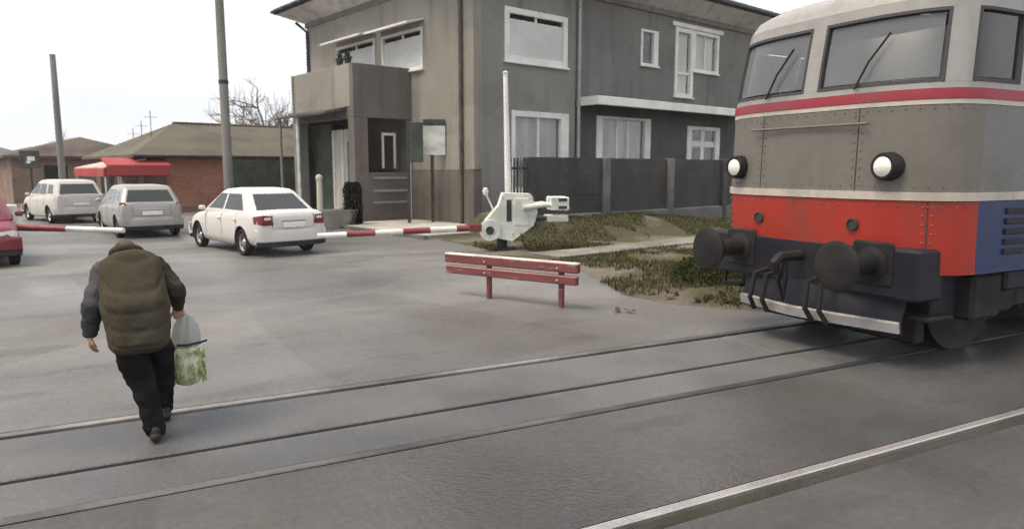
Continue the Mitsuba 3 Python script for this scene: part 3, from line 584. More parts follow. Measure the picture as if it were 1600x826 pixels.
CARS = {
 'sedan': dict(body=[(-2.13, .66, .86, .42), (-2.10, .76, .96, .36), (-2.02, .82, 1.0, .30), (-1.8, .85, 1.03, .24), (-1.3, .868, 1.03, .2), (0, .87, .97, .18), (.95, .865, .96, .18), (1.5, .855, .89, .2), (1.9, .81, .80, .24), (2.08, .72, .70, .3), (2.13, .58, .62, .38)],
   cab=[(.93, -1.78, 1.12, .805), (1.0, -1.70, 1.02, .80), (1.42, -1.10, .34, .635), (1.49, -.98, .2, .57), (1.525, -.75, 0.0, .36)], wheels=(-1.22, 1.41), lamp='corner'),
 'hatch': dict(body=[(-1.98, .68, .9, .42), (-1.95, .77, 1.0, .34), (-1.85, .83, 1.02, .28), (-1.3, .855, 1.0, .2), (0, .86, .96, .18), (.95, .855, .94, .18), (1.4, .84, .88, .2), (1.75, .78, .78, .25), (1.93, .66, .66, .32), (1.97, .5, .6, .4)],
   cab=[(.92, -1.93, 1.2, .80), (1.0, -1.90, 1.1, .795), (1.40, -1.60, .34, .66), (1.48, -1.50, .2, .60), (1.515, -1.2, 0.0, .40)], wheels=(-1.25, 1.28), lamp='pillar'),
 'estate': dict(body=[(-2.15, .68, .95, .42), (-2.12, .77, 1.05, .34), (-2.0, .84, 1.06, .28), (-1.4, .875, 1.04, .2), (0, .88, .98, .18), (.95, .87, .97, .18), (1.5, .86, .92, .2), (1.9, .8, .84, .25), (2.1, .68, .7, .32), (2.15, .5, .6, .4)],
   cab=[(.94, -2.08, 1.15, .81), (1.02, -2.05, 1.05, .80), (1.46, -1.80, .35, .68), (1.55, -1.7, .2, .62), (1.59, -1.4, 0.0, .42)], wheels=(-1.3, 1.4), lamp='pillar')}
def wheel_meshes(r=.305, w=.19):
    t = lathe([(r - .09, -w / 2 + .02), (r - .03, -w / 2), (r - .005, -w / 2 + .025), (r, 0), (r - .005, w / 2 - .025), (r - .03, w / 2), (r - .09, w / 2 - .02), (r - .1, 0), (r - .09, -w / 2 + .02)], 30, 'y')
    ri = [lathe([(0, -.03), (.05, -.05), (.07, -.02), (r - .11, .0), (r - .085, -.075), (r - .078, -.07), (r - .085, .06), (0, .05)], 26, 'y')]
    hole = []
    for k in range(7):
        a = 2 * PI * k / 7; b = box(.085, r - .13, -.012, .004, -.028, .028, .004); b.apply_transform(trimesh.transformations.rotation_matrix(a, [0, 1, 0])); b.apply_translation([0, -.012, 0]); hole.append(b)
    return t, cat(ri), cat(hole)
TYRE, RIMM, SLOTS = wheel_meshes()
def car(kind, label, paint, x, y, heading, name='parked_car', group=None, sx=1.0, dark_bumper=True):
    C = CARS[kind]; k = thing(name, label, 'car', group)
    M = at(x, y, 0.0, math.atan2(heading[1], heading[0]))
    xs = np.unique(np.concatenate([np.array(C['body'])[:, 0], np.linspace(C['body'][0][0], C['body'][-1][0], 30)]))
    tb = interp(xs, C['body']); body = m3.Manifold(m3.Mesh(np.array(loft([section(a, *t) for a, t in zip(xs, tb)]).vertices, np.float32), np.array(loft([section(a, *t) for a, t in zip(xs, tb)]).faces, np.uint32)))
    cz = np.unique(np.concatenate([np.array(C['cab'])[:, 0], np.linspace(C['cab'][1][0], C['cab'][-1][0], 10)])); tc = interp(cz, C['cab'])
    cm = loft([cab_ring(a, b, w, z) for z, (a, b, w) in zip(cz, tc)])
    body = body + m3.Manifold(m3.Mesh(np.array(cm.vertices, np.float32), np.array(cm.faces, np.uint32)))
    ww = []
    for wx in C['wheels']:
        cy = tm(m3.Manifold.cylinder(2.4, .36, .36, 36, True)); cy.apply_transform(trimesh.transformations.rotation_matrix(PI / 2, [1, 0, 0])); cy.apply_translation([wx, 0, .325])
        tun = m3.Manifold(m3.Mesh(np.array(cy.vertices, np.float32), np.array(cy.faces, np.uint32)))
        inner = m3.Manifold.cube([1, 1.12, 1.2], True).translate([wx, 0, .3])
        body = body - (tun - inner)
    bk = add('body', body, paint, k, M, smooth=32)
    hwid = np.array(C['body'])[5][1]
    for wx in C['wheels']:
        for sgn in (-1, 1):
            Mw = M @ at(wx, sgn * (hwid - .115), .305) @ np.diag([1, sgn * -1, 1, 1]) if sgn > 0 else M @ at(wx, sgn * (hwid - .115), .305)
            if sgn > 0: Mw = M @ at(wx, sgn * (hwid - .115), .305, PI)
            wk = add('wheel', TYRE, 'tyre', k, Mw, smooth=40); add('rim', RIMM, 'rim', wk, Mw, smooth=35); add('slot', SLOTS, 'plastic_black', wk, Mw)
            e0, e1 = sorted((sgn * (hwid - .26), sgn * (hwid - .02)))
            li = []
            for q in range(15):
                a0, a1 = math.radians(-20 + 220 * q / 15), math.radians(-20 + 220 * (q + 1) / 15)
                li.append(tm(m3.Manifold.hull_points(np.array([[wx + r * math.cos(a), yy, .325 + r * math.sin(a)] for r in (.335, .358) for a in (a0, a1) for yy in (e0, e1)]))))
            add('arch_liner', cat(li), 'plastic_black', k, M)
    # glass on the cab faces
    Z = lambda z: interp([z], C['cab'])[0]
    def side_quad(x0f, x1f, z0, z1, sgn, n=4):
        G = []
        for i in range(n + 1):
            z = z0 + (z1 - z0) * i / n; a, b, w = Z(z); t = i / n
            row = [(x0f[0] + (x0f[1] - x0f[0]) * t, sgn * (w + .006), z), (x1f[0] + (x1f[1] - x1f[0]) * t, sgn * (w + .006), z)]
            G.append(row if sgn < 0 else row[::-1])
        return shell(G, .012)
    z0, z1 = C['cab'][1][0] + .03, C['cab'][2][0] - .03
    (ar, af, _), (br, bf, _) = Z(z0), Z(z1)
    front0, front1 = af - .24, bf - .15; rear0, rear1 = ar + .26, br + .22
    midx = -.18
    for sgn in (-1, 1):
        add('side_window', side_quad((midx + .05, midx + .05), (front0, front1), z0, z1, sgn), 'car_glass', k, M)
        rx = -1.0 if kind != 'sedan' else rear0 + .12
        add('side_window', side_quad((max(rear0, rx), max(rear1, rx + .12)), (midx - .05, midx - .05), z0, z1, sgn), 'car_glass', k, M)
        if kind != 'sedan': add('side_window', side_quad((rear0, rear1), (-1.14, -1.10), z0 + .04, z1 - .02, sgn), 'car_glass', k, M)
    for which in (0, 1):
        G = []
        for i in range(5):
            z = z0 + .01 + (z1 - z0 - .01) * i / 4; t = Z(z); xx = t[which] + (-.006 if which == 0 else .006); w = t[2] - .15
            row = [(xx, -w, z), (xx, -w / 3, z), (xx, w / 3, z), (xx, w, z)]; G.append(row if which == 1 else row[::-1])
        add('rear_window' if which == 0 else 'windscreen', shell(G, .012), 'car_glass', k, M)
    rx = C['body'][0][0]; fx = C['body'][-1][0]; wE = C['body'][2][1]
    # bumpers
    for nm, ex, sg2 in (('rear_bumper', rx, -1), ('front_bumper', fx, 1)):
        pr = []
        for z, o in ((.30, -.05), (.36, .03), (.52, .045), (.60, .02), (.62, -.05)):
            row = []
            for yy in np.linspace(-1, 1, 13): row.append((ex + sg2 * (o - .13 * abs(yy) ** 3 - .0), yy * (wE + .03), z))
            pr.append(row if sg2 > 0 else row[::-1])
        bp = add(nm, shell(pr, .04), paint, k, M, smooth=40)
        lo = []
        for z, o in ((.22, -.08), (.25, .02), (.335, .035), (.345, -.03)):
            lo.append([(ex + sg2 * (o - .13 * abs(yy) ** 3), yy * (wE + .02), z) for yy in (np.linspace(-1, 1, 11) if sg2 > 0 else np.linspace(1, -1, 11))])
        add('skirt', shell(lo, .03), 'plastic_black', bp, M)
        add('licence_plate', box(ex + sg2 * .045 - .012, ex + sg2 * .045 + .012, -.26, .26, (.66 if nm[0] == 'r' else .42), (.77 if nm[0] == 'r' else .53), .004), 'plate', bp, M)
    for sgn in (-1, 1):
        if C['lamp'] == 'corner':
            pts = [(rx - .028, sgn * .49, .73), (rx - .022, sgn * .53, .93), (rx - .005, sgn * .735, .945), (rx + .2, sgn * .858, .91), (rx + .18, sgn * .86, .76), (rx - .012, sgn * .735, .72), (rx + .15, sgn * .6, .8)]
        else:
            pts = [(rx + .02, sgn * .62, .78), (rx + .0, sgn * .66, 1.0), (rx + .14, sgn * .80, 1.02), (rx + .16, sgn * .835, .78), (rx + .2, sgn * .70, 1.06), (rx + .2, sgn * .7, .8)]
        tl = add('tail_light', tm(m3.Manifold.hull_points(np.array(pts))), 'lamp_red', k, M, smooth=25)
        if C['lamp'] == 'corner': add('reverse_lamp', tm(m3.Manifold.hull_points(np.array([(rx - .034, sgn * .55, .84), (rx - .034, sgn * .55, .9), (rx - .016, sgn * .7, .9), (rx - .016, sgn * .7, .84), (rx + .05, sgn * .6, .86)]))), 'lamp_clear', tl, M)
        hl = [(fx - .02, sgn * .46, .60), (fx - .03, sgn * .5, .72), (fx - .16, sgn * .74, .74), (fx - .26, sgn * .805, .70), (fx - .2, sgn * .8, .58), (fx - .05, sgn * .62, .56), (fx - .3, sgn * .6, .65)]
        add('headlight', tm(m3.Manifold.hull_points(np.array(hl))), 'lamp_clear', k, M, smooth=25)
        add('mirror', box(.80, .90, min(sgn * .84, sgn * 0.99), max(sgn * .84, sgn * 0.99), .97, 1.08, .03), paint, k, M, smooth=30)
        for hx in (-.02, -.95): add('door_handle', box(hx - .1, hx + .08, min(sgn * hwid, sgn * (hwid + .025)) - .01, max(sgn * hwid, sgn * (hwid + .025)), .80, .835, .008), paint, k, M)
        for sx_ in (.80, -.16, -1.0):
            sec = np.array(section(sx_, *interp([sx_], C['body'])[0]))[4:9]; G = []
            for _, yy, z in sec:
                row = [(sx_ - .007, sgn * (yy + .003), z), (sx_ + .007, sgn * (yy + .003), z)]
                if z > (.34 if sx_ > -.9 else .6): G.append(row if sgn < 0 else row[::-1])
            add('door_gap', shell(G, .006), 'plastic_black', k, M)
    # front grille, boot seam
    add('grille', tm(m3.Manifold.hull_points(np.array([(fx + .004, s * w, z) for s in (-1, 1) for w, z in ((.34, .56), (.40, .66))] + [(fx - .12, s * .3, z) for s in (-1, 1) for z in (.56, .66)]))), 'plastic_black', k, M)
    add('boot_gap', cat([box(rx - .003, rx + .05, -.50, .50, .645, .653), box(rx - .003, rx + .04, -.505, -.497, .65, .95), box(rx - .003, rx + .04, .497, .505, .65, .95)]), 'plastic_black', k, M)
    add('boot_handle', box(rx - .025, rx + .05, -.3, .3, .80, .835, .01), 'rim' if kind == 'sedan' else paint, k, M)
    return k
car('sedan', 'white sedan seen from behind, beyond the barrier and left of the porch', 'car_white', -6.42, 17.75, (-.69, .724), group=None)
car('hatch', 'dusty silver white hatchback stopped behind the white sedan before the brick building', 'car_silver', -11.55, 22.1, (-.62, .785))
car('estate', 'white estate car farthest to the left in the row, below the red awning', 'car_cream', -17.3, 27.6, (-.74, .67))
car('hatch', 'red car with dark bumper cut off by the left picture edge', 'car_red', -11.75, 15.35, (.62, -.78))

# ------------------------------------------------------------------ low building behind, row of shops, poles
bh = thing('brick_building', 'low brick building with a brown hipped roof behind the parked cars', 'building')
QC = np.array([-16.6, 32.6]); BM = np.eye(4); BM[:2, 0] = RD; BM[:2, 1] = LD; BM[:2, 3] = QC           # x along rd, y along ld
BW, BL, BE, BR = 10.2, 19.0, 2.5, 4.35
add('wall', box(0, BL, .12, BW, -.1, BE), 'brick_dull', bh, BM)
fw = add('brick_face', box(0.9, 4.9, .06, .119, -.1, BE - .02), 'mortar', bh, BM)
nb = 0
for r in range(11):
    for c in range(15):
        if nb > 295: break
        x = 0.92 + c * .272 + (.136 if r % 2 else 0)
        if x + .26 > 4.88: continue
        nb += 1; add('brick', box(x, x + .258, .035 + rng.uniform(-.006, .006), .06, .22 + r * .2, .22 + r * .2 + .186, 0), ('brick_wall', 'brick_wall', 'brick_wall_b')[rng.integers(3)], fw, BM)
ovh = .55
rv = np.array([[-ovh, -ovh, BE], [BL, -ovh, BE], [BL, BW + ovh, BE], [-ovh, BW + ovh, BE], [-ovh, -ovh, BE + .12], [BL, -ovh, BE + .12], [BL, BW + ovh, BE + .12], [-ovh, BW + ovh, BE + .12], [2.75, BW / 2, BR], [BL, BW / 2, BR]])
rf = add('roof', tm(m3.Manifold.hull_points(rv)), 'roof_olive', bh, BM)
add('ridge_cap', tube([(2.75, BW / 2, BR + .02), (BL, BW / 2, BR + .02)], .08), 'roof_brown', rf, BM)
add('gutter', tube([(-ovh, -ovh - .05, BE + .06), (BL, -ovh - .05, BE + .06)], .06), 'metal_dark', rf, BM)
# street side of it: shop fronts with red awnings
add('shop_window', box(-.03, .0, 1.2, 3.6, .7, 2.1), 'car_glass', bh, BM); add('shop_door', box(-.035, .0, 4.2, 5.2, .1, 2.15), 'white_worn', bh, BM); add('shop_window', box(-.03, .0, 6.0, 9.0, .7, 2.1), 'car_glass', bh, BM)
def hull(P): return tm(m3.Manifold.hull_points(arr(P)))
a1 = add('awning', hull([(-.01, y, z) for y in (-.4, 6.2) for z in (2.38, 2.45)] + [(-1.7, y, z) for y in (-.4, 6.2) for z in (1.98, 2.05)]), 'awning_pink', bh, BM)
add('valance', box(-1.73, -1.705, -.4, 6.2, 1.65, 2.0), 'awning_red', a1, BM)
add('side_flap', hull([(-.05, -.42, 2.4), (-.05, -.40, 2.4), (-1.7, -.42, 2.0), (-1.7, -.40, 2.0), (-1.7, -.42, 1.65), (-1.7, -.4, 1.65), (-.05, -.42, 1.65), (-.05, -.4, 1.65)]), 'awning_red', a1, BM)
a2 = add('red_awning', hull([(x, .1, z) for x in (-1.7, .85) for z in (2.40, 2.47)] + [(x, -1.0, z) for x in (-1.7, .85) for z in (2.08, 2.15)]), 'awning_red', bh, BM)
add('valance', box(-1.7, .85, -1.03, -1.005, 1.7, 2.12), 'awning_red', a2, BM)
for y in (-.3, 6.0): add('awning_post', tube([(-1.65, y, 0), (-1.65, y, 2.0)], .04), 'white_worn', bh, BM)
for k in range(3): tag(add('roof_antenna', cat([tube([(0, 0, 0), (0, 0, 1.5 - .3 * k)], .018, 5), tube([(-.3, 0, 1.2 - .3 * k), (.3, 0, 1.2 - .3 * k)], .012, 5)]), 'metal_dark', None, BM @ at(1.2 + .2 * k, 3.2 + 2.6 * k, BE + .8)), ('thin antenna on the roof slope, nearest the ridge', 'thin antenna above the red awning, middle of the three', 'thin antenna at the far end of the roof')[k], 'antenna')
# dark green yard fence between it and the porch
yf = thing('yard_fence', 'dark green sheet fence between the brick building and the porch', 'fence')
YM = frame([-12.2, 31.2, 0], [*RD, 0])
for k in range(16): add('sheet', box(k * .55, k * .55 + .54, -.02 + .01 * (k % 2), .02 + .01 * (k % 2), 0.1, 2.35, .008), 'green_dark', yf, YM)
add('rail', box(0, 8.8, .035, .08, 1.9, 2.0), 'metal_dark', yf, YM)
def pole(label, x, y, h, r0, r1, lean):
    k = thing('utility_pole', label, 'pole', None)
    add('shaft', tube([(x, y, -.1), (x + lean * .5, y, h * .5), (x + lean, y, h)], [r0, (r0 + r1) / 2, r1], 16), 'pole_concrete', k, smooth=40)
    add('collar', lathe([(0, 0), (r0 * 1.5, 0), (r0 * 1.5, .25), (r0, .35), (0, .35)], 16), 'concrete_dark', k, at(x, y, -.1), smooth=40)
    return k
p1 = pole('tall grey concrete pole rising out of the picture behind the white sedan', -10.35, 26.3, 10.5, .17, .135, 0.0)
add('band', lathe([(.0, 0), (.172, 0), (.172, .12), (0, .12)], 16), 'metal_dark', p1, at(-10.35, 26.3, 5.0))
p2 = pole('grey pole standing free against the sky at the far left', -26.2, 42.0, 8.45, .2, .15, 0.0)
# signboard on a thin post, far left
sb = thing('roadside_sign', 'small dark roadside sign with a pale emblem at the far left', 'sign')
SX, SY = -25.0, 37.5
add('post', tube([(SX, SY, 0), (SX, SY, 2.9)], .05), 'metal_dark', sb); add('board', box(SX - .52, SX + .52, SY - .06, SY + .0, 2.02, 2.95, .02), 'metal_dark', sb)
add('emblem', cat([box(SX - .1, SX + .3, SY - .075, SY - .061, 2.4, 2.62, .004), box(SX - .18, SX + .06, SY - .076, SY - .062, 2.28, 2.38, .004)]), 'white_worn', sb)

# far row of houses down the street
def far_house(label, x, y, w, l, e, r, wm, rm, ang):
    k = thing('far_house', label, 'house', None); M = at(x, y, 0, ang)
    wl = add('wall', box(-w / 2, w / 2, -l / 2, l / 2, -.1, e), wm, k, M)
    add('roof', hull([(sx * (w / 2 + .4), sy * (l / 2 + .4), e) for sx in (-1, 1) for sy in (-1, 1)] + [(sx * (w / 2 + .4), sy * (l / 2 + .4), e + .15) for sx in (-1, 1) for sy in (-1, 1)] + [(0, -l / 2 + w * .3, r), (0, l / 2 - w * .3, r)]), rm, k, M)
    for q in (-.3, .1): add('window', box(w * q, w * q + 1.2, -l / 2 - .04, -l / 2 + .02, 1.0, 2.2, .01), 'car_glass', k, M)
    return k
sa = math.atan2(LD[1], LD[0]) - PI / 2
far_house('low house with a brown roof just past the red awning', -29.5, 48.5, 8, 11, 2.6, 4.0, 'brick_dull', 'roof_brown', sa)
far_house('low pale house with a faded roof behind the roadside sign', -41, 62, 9, 14, 2.4, 3.9, 'far_wall', 'roof_brown', sa)
far_house('distant pale house at the far end of the street', -63, 88, 11, 16, 2.5, 4.6, 'far_wall', 'far_roof', sa)
far_house('grey distant house at the left picture edge', -96, 128, 14, 20, 3.2, 6.0, 'far_wall', 'far_roof', sa)

# bare trees behind the roof
def branch(p, d, L, r, depth, out, rr):
    n = 4; pts = [p]; dd = d.copy()
    for i in range(n):
        dd = dd + rr.normal(0, .13, 3) + [0, 0, .05]; dd /= np.linalg.norm(dd); pts.append(pts[-1] + dd * L / n)
    out.append(tube(pts, np.linspace(r, r * .6, n + 1), 6 if depth > 2 else 4))
    if depth == 0: return
    for k in range(rr.integers(3, 5)):
        i = rr.integers(1, n + 1); a = rr.normal(0, .65, 3) + [0, 0, .15]; nd = dd + a; nd /= np.linalg.norm(nd)
        branch(pts[i], nd, L * rr.uniform(.55, .8), r * .55, depth - 1, out, rr)
def bare_tree(label, x, y, h, seed, group=None):
    rr = np.random.default_rng(seed); k = thing('bare_tree', label, 'tree', group); out = []
    add('trunk', tube([(x, y, -.1), (x + .1, y, h * .2), (x + .05, y, h * .4)], [h * .03, h * .024, h * .018], 8), 'bark', k, smooth=40)
    for q in range(6): branch(np.array([x + .05, y, h * (.3 + .03 * q)]), np.array([math.cos(q * 1.7), math.sin(q * 1.7), 1.3]) / 1.64, h * .3, h * .011, 3, out, rr)
    add('crown', cat(out), 'bark', k)
bare_tree('bare leafless tree behind the roof just left of the porch', -17.7, 53, 8.8, 3)
bare_tree('second bare tree behind the brick building, left of the first', -19.9, 56, 8.0, 5)
bare_tree('thin bare tree far down the street behind the pole', -50, 80, 6.5, 8)
# far tree belt closing the street
ms_ = []
rr = np.random.default_rng(5)
for i in range(150):
    a = math.radians(rr.uniform(25, 62)); R = rr.uniform(240, 330); s = trimesh.creation.icosphere(1, 1.0); h = rr.uniform(2.0, 4.2)
    s.vertices = s.vertices * [rr.uniform(5, 9), 5, h] * (0.75 + .5 * meshkit.noise(s.vertices * 2.5 + i)[:, None]) + [-R * math.sin(a), R * math.cos(a), h * .3]; ms_.append(s)
add('tree_belt', cat(ms_), 'far_foliage', kind='stuff', label='distant grey tree belt closing the street on the left')

# ------------------------------------------------------------------ grass, weeds, leaves
def blades(pts, h, w, rr, lean=.5):
    n = len(pts); a = rr.uniform(0, 2 * PI, n); hh = h * rr.uniform(.45, 1.2, n); ww = w * rr.uniform(.7, 1.3, n)
    dx, dy = np.cos(a), np.sin(a); ln = rr.uniform(.1, lean, n) * hh; s = np.stack([-dy, dx, 0 * a], -1) * ww[:, None] / 2
    b = arr(pts); m = b + np.stack([dx * ln * .35, dy * ln * .35, hh * .6], -1); t = b + np.stack([dx * ln, dy * ln, hh], -1)
    V = np.stack([b - s, b + s, m - s * .7, m + s * .7, t], 1).reshape(-1, 3); o = np.arange(n)[:, None, None] * 5
    return trimesh.Trimesh(V, (o + np.array([[0, 1, 3], [0, 3, 2], [2, 3, 4]])).reshape(-1, 3), process=False)
rr = np.random.default_rng(11)
P = rr.uniform([-1, 9.8], [13, 27], (110000, 2)); dd = fence_d(P[:, 0], P[:, 1])
keep = shapely.contains_xy(vpoly.buffer(-.12), P[:, 0], P[:, 1]) & (dd > .15) & ~((dd > 2.98) & (dd < 4.1))
dens = meshkit.fbm(np.c_[P * .9, P[:, 0] * 0 + 1], 4, 2) + .10 * np.clip((3.0 - dd) / 1.5, 0, 1) + .34 * np.exp(-((P[:, 0] - 4.1) / 1.7) ** 2 - ((P[:, 1] - 12.2) / 2.0) ** 2) - .04 * (dd > 4.1)
P = P[keep & (dens > .51)]
Z = verge_z(P[:, 0], P[:, 1]); PT = np.c_[P, Z - .01]; sel = rr.random(len(PT)) < .62
add('grass', blades(PT[sel], .085, .02, rr, 1.1), 'grass_leaf', kind='stuff', label='short green grass on the bank below the fence')
add('dry_grass', blades(PT[~sel], .11, .016, rr, 1.2), 'grass_dry', kind='stuff', label='dry yellowish grass mixed into the green bank')
def weed(x, y, n, h, r, seed):
    q = np.random.default_rng(seed); ms = []
    for i in range(n):
        a = q.uniform(0, 2 * PI); d = r * math.sqrt(q.random()); top = h * (1 - .55 * (d / r) ** 2) * q.uniform(.5, 1.1)
        b = np.array([x + d * math.cos(a) * .8, y + d * math.sin(a) * .8, 0]); b[2] = float(verge_z(b[:1], b[1:2])[0]) + top * q.uniform(.15, 1)
        l = q.uniform(.05, .11); dr1 = q.normal(0, 1, 3); dr1 /= np.linalg.norm(dr1); s = np.cross(dr1, q.normal(0, 1, 3)); s /= np.linalg.norm(s)
        ms.append(np.array([b, b + dr1 * l * .5 + s * l * .3, b + dr1 * l, b + dr1 * l * .5 - s * l * .3]))
    V = np.vstack(ms); o = np.arange(n)[:, None] * 4
    st = [tube([(x + .3 * r * math.cos(i), y + .3 * r * math.sin(i), float(verge_z(np.array([x]), np.array([y]))[0]) - .05), (x + .55 * r * math.cos(i), y + .55 * r * math.sin(i), h * .8)], .012, 4) for i in range(6)]
    return (V, np.hstack([o, o + 1, o + 2, o + 3])), cat(st)
for i, (x, y, n, h, r, lb) in enumerate(((3.3, 11.7, 1100, .5, .85, 'low green weed clump nearest the guard rail end'), (4.3, 12.6, 1200, .62, .95, 'larger weed clump in the middle of the mound, behind the locomotive buffer'), (4.35, 11.2, 900, .48, .7, 'weed clump at the mound foot beside the locomotive plough'), (5.4, 14.3, 800, .55, .8, 'weed clump farthest back on the mound near the footpath'))):
    k = thing('weed_clump', lb, 'weeds', None); lf, st = weed(x, y, n, h, r, 40 + i); add('leaves', lf, 'weed_leaf', k); add('stem', st, 'bark', k)
for i in range(9):
    x, y = ((2.35, 10.5), (2.7, 10.3), (2.9, 10.45), (3.1, 10.15), (2.5, 10.75), (3.35, 10.3), (2.15, 10.9), (1.46, 9.73), (1.62, 9.68))[i]
    G = np.array([[(u - .5) * .16, (v - .5) * .09 * (1 - abs(u - .5)), .02 + .03 * (u - .5) ** 2 * 4 + .01 * v] for u in np.linspace(0, 1, 5) for v in np.linspace(0, 1, 4)]).reshape(5, 4, 3)
    tag(add('dead_leaf', shell(G, .003), 'leaf_dead' if i > 6 else 'grass_dry', None, at(x, y, 0.0 if i > 6 else float(verge_z(np.array([x]), np.array([y]))[0]), i * 1.1)), 'dark fallen leaf lying on the asphalt right of the guard rail' if i > 6 else 'pale fallen leaf at the front foot of the weed mound', 'leaf', 'dark leaves on the asphalt' if i > 6 else 'pale leaves by the weed mound')

# ------------------------------------------------------------------ locomotive (local: x forward, y towards the camera side, z up from rail top)
loco = thing('locomotive', 'red and blue electric locomotive with beige band and two headlights entering from the right', 'locomotive')
LS, LM_ = 6.41, 5.46
LO = track(LS, LM_); KM = frame([*LO, 0], [-TD[0], -TD[1], 0])
half = np.array([(0.0, 0.0), (-.005, .4), (-.03, .75), (-.10, 1.05), (-.24, 1.30), (-.42, 1.44), (-.62, 1.485), (-.85, 1.49), (-2.2, 1.49), (-4, 1.49), (-8, 1.49), (-13, 1.49)])
def plan(n=40):
    from scipy.interpolate import PchipInterpolator
    t = np.r_[0, np.cumsum(np.linalg.norm(np.diff(half, axis=0), axis=1))]; fx, fy = PchipInterpolator(t, half[:, 0]), PchipInterpolator(t, half[:, 1])
    return t, fx, fy
TT, FX, FY = plan()
def back(z):     # setback and narrowing of the body shell with height
    zz = [0.6, 1.0, 1.75, 2.65, 3.0, 3.55, 3.68, 3.78, 3.86, 3.90]; sb = [.10, .03, 0.0, .02, .07, .17, .24, .40, .70, 1.1]; nr = [.0, 0, 0, .01, .03, .07, .12, .26, .60, 1.1]
    return np.interp(z, zz, sb), np.interp(z, zz, nr)
def loc_pt(t, z, off=0.0):
    s = np.sign(t) if t != 0 else 1; a = abs(t); x, y = float(FX(a)), float(FY(a)); b, n = back(z); yy = max(y * (1 - n / 1.49), 0)
    dx, dy = float(FX.derivative()(a)), float(FY.derivative()(a)); nn = np.array([dy, -dx]); nn /= np.linalg.norm(nn) + 1e-9
    return (x - b + off * nn[0], s * (yy + off * nn[1]), z)
def lstrip(t0, t1, z0, z1, off=0.0, thick=.05, nz=3, nt=None):
    if nt is None: nt = max(4, int(min(abs(t1 - t0), 5) / .11))
    ts = np.linspace(t0, t1, nt); G = [[loc_pt(t, z, off) for t in ts] for z in np.linspace(z0, z1, nz)]
    return shell(G, thick)
TC = 1.80 # arc length at which red ends and blue begins
TE = 13.5
rep(loco, 'front_apron', [lstrip(-TC, TC, .95, 1.655, nz=6)], 'loco_red', KM, 30)
for s in (-1, 1): add('side_panel', lstrip(s * TC, s * TE, .95, 1.655, nt=50) if s > 0 else lstrip(-TE, -TC, .95, 1.655, nt=50), 'loco_blue', loco, KM, 30)
add('belt_stripe', lstrip(-TE, TE, 1.657, 1.735, off=.018, nt=260, thick=.07), 'loco_white', loco, KM, 30)
add('front_band', lstrip(-TC, TC, 1.737, 2.60, nz=6), 'loco_beige', loco, KM, 30)
for s in (-1, 1): add('side_band', lstrip(TC, TE, 1.737, 2.60, nt=50) if s > 0 else lstrip(-TE, -TC, 1.737, 2.60, nt=50), 'loco_grey', loco, KM, 30)
add('red_stripe', lstrip(-TE, TE, 2.602, 2.70, off=.012, nt=260, thick=.07), 'loco_stripe', loco, KM, 30)
add('pale_stripe', lstrip(-TE, TE, 2.555, 2.60, off=.006, nt=260, thick=.03), 'loco_white', loco, KM, 30)
# windscreen zone: pillars and rims, glass between
zw0, zw1 = 2.76, 3.45
cuts = [(-TE, -2.30), (-1.62, -1.50), (-.09, .09), (1.50, 1.62), (2.30, 2.45), (3.35, TE)]
cuts = [(-TE, -3.35), (-2.45, -2.30), (-1.60, -1.36), (-.09, .09), (1.36, 1.60), (2.30, 2.45), (3.35, TE)]
frm = [lstrip(a, b, zw0, zw1, nt=max(5, int(min(b - a, 4) / .1))) for a, b in cuts] + [lstrip(-TE, TE, 2.702, zw0 - .001, nt=260), lstrip(-TE, TE, zw1 + .001, 3.55, nt=260)]
wz = add('window_surround', cat(frm), 'loco_pale', loco, KM, 30)
for (a, b), nm in zip([(-3.35, -2.45), (-2.30, -1.60), (-1.36, -.09), (.09, 1.36), (1.60, 2.30), (2.45, 3.35)], ('side_window', 'corner_window', 'windscreen', 'windscreen', 'corner_window', 'side_window')):
    ts = np.linspace(a + .05, b - .05, 12); G = np.array([[loc_pt(t, z, -.03) for t in ts] for z in np.linspace(zw0 + .05, zw1 - .05, 4)])
    n0, k0 = G.shape[:2]; i = np.arange(n0 * k0).reshape(n0, k0)
    gasket = [lstrip(a, b, zw0, zw0 + .03, off=.006, thick=.05), lstrip(a, b, zw1 - .03, zw1, off=.006, thick=.05), lstrip(a, a + .03, zw0 + .031, zw1 - .031, off=.006, thick=.05), lstrip(b - .03, b, zw0 + .031, zw1 - .031, off=.006, thick=.05)]
    gk = add(nm, cat(gasket), 'rubber_grey', loco, KM)
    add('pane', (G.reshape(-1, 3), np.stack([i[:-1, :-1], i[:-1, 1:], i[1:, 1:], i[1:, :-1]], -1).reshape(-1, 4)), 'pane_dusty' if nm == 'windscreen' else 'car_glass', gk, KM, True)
# cab inside: rear wall, desk, ceiling
add('cab_interior', cat([box(-1.55, -1.5, -1.36, 1.36, 1.9, 3.5), box(-1.5, -.35, -1.2, 1.2, 2.45, 2.56), ]), 'loco_cab', loco, KM)
add('driver_desk', box(-.75, -.36, .15, 1.1, 2.565, 2.74, .03), 'plastic_black', loco, KM)
for y in (.55, -.6):
    w = add('wiper', tube([loc_pt(y, 2.74, .03), loc_pt(y + .12, 3.0, .035), loc_pt(y + .3, 3.26, .03)], .012, 6), 'plastic_black', loco, KM)
# roof with ribs
ts = np.linspace(-TE, TE, 260); add('roof', shell([[loc_pt(t, z) for t in ts] for z in (3.552, 3.62, 3.68, 3.73, 3.78, 3.82, 3.86, 3.88, 3.899)], .03), 'loco_roof', loco, KM, 40)
add('roof_box', box(-6, -2.6, -.6, .6, 3.86, 4.1, .05), 'loco_grey', loco, KM)
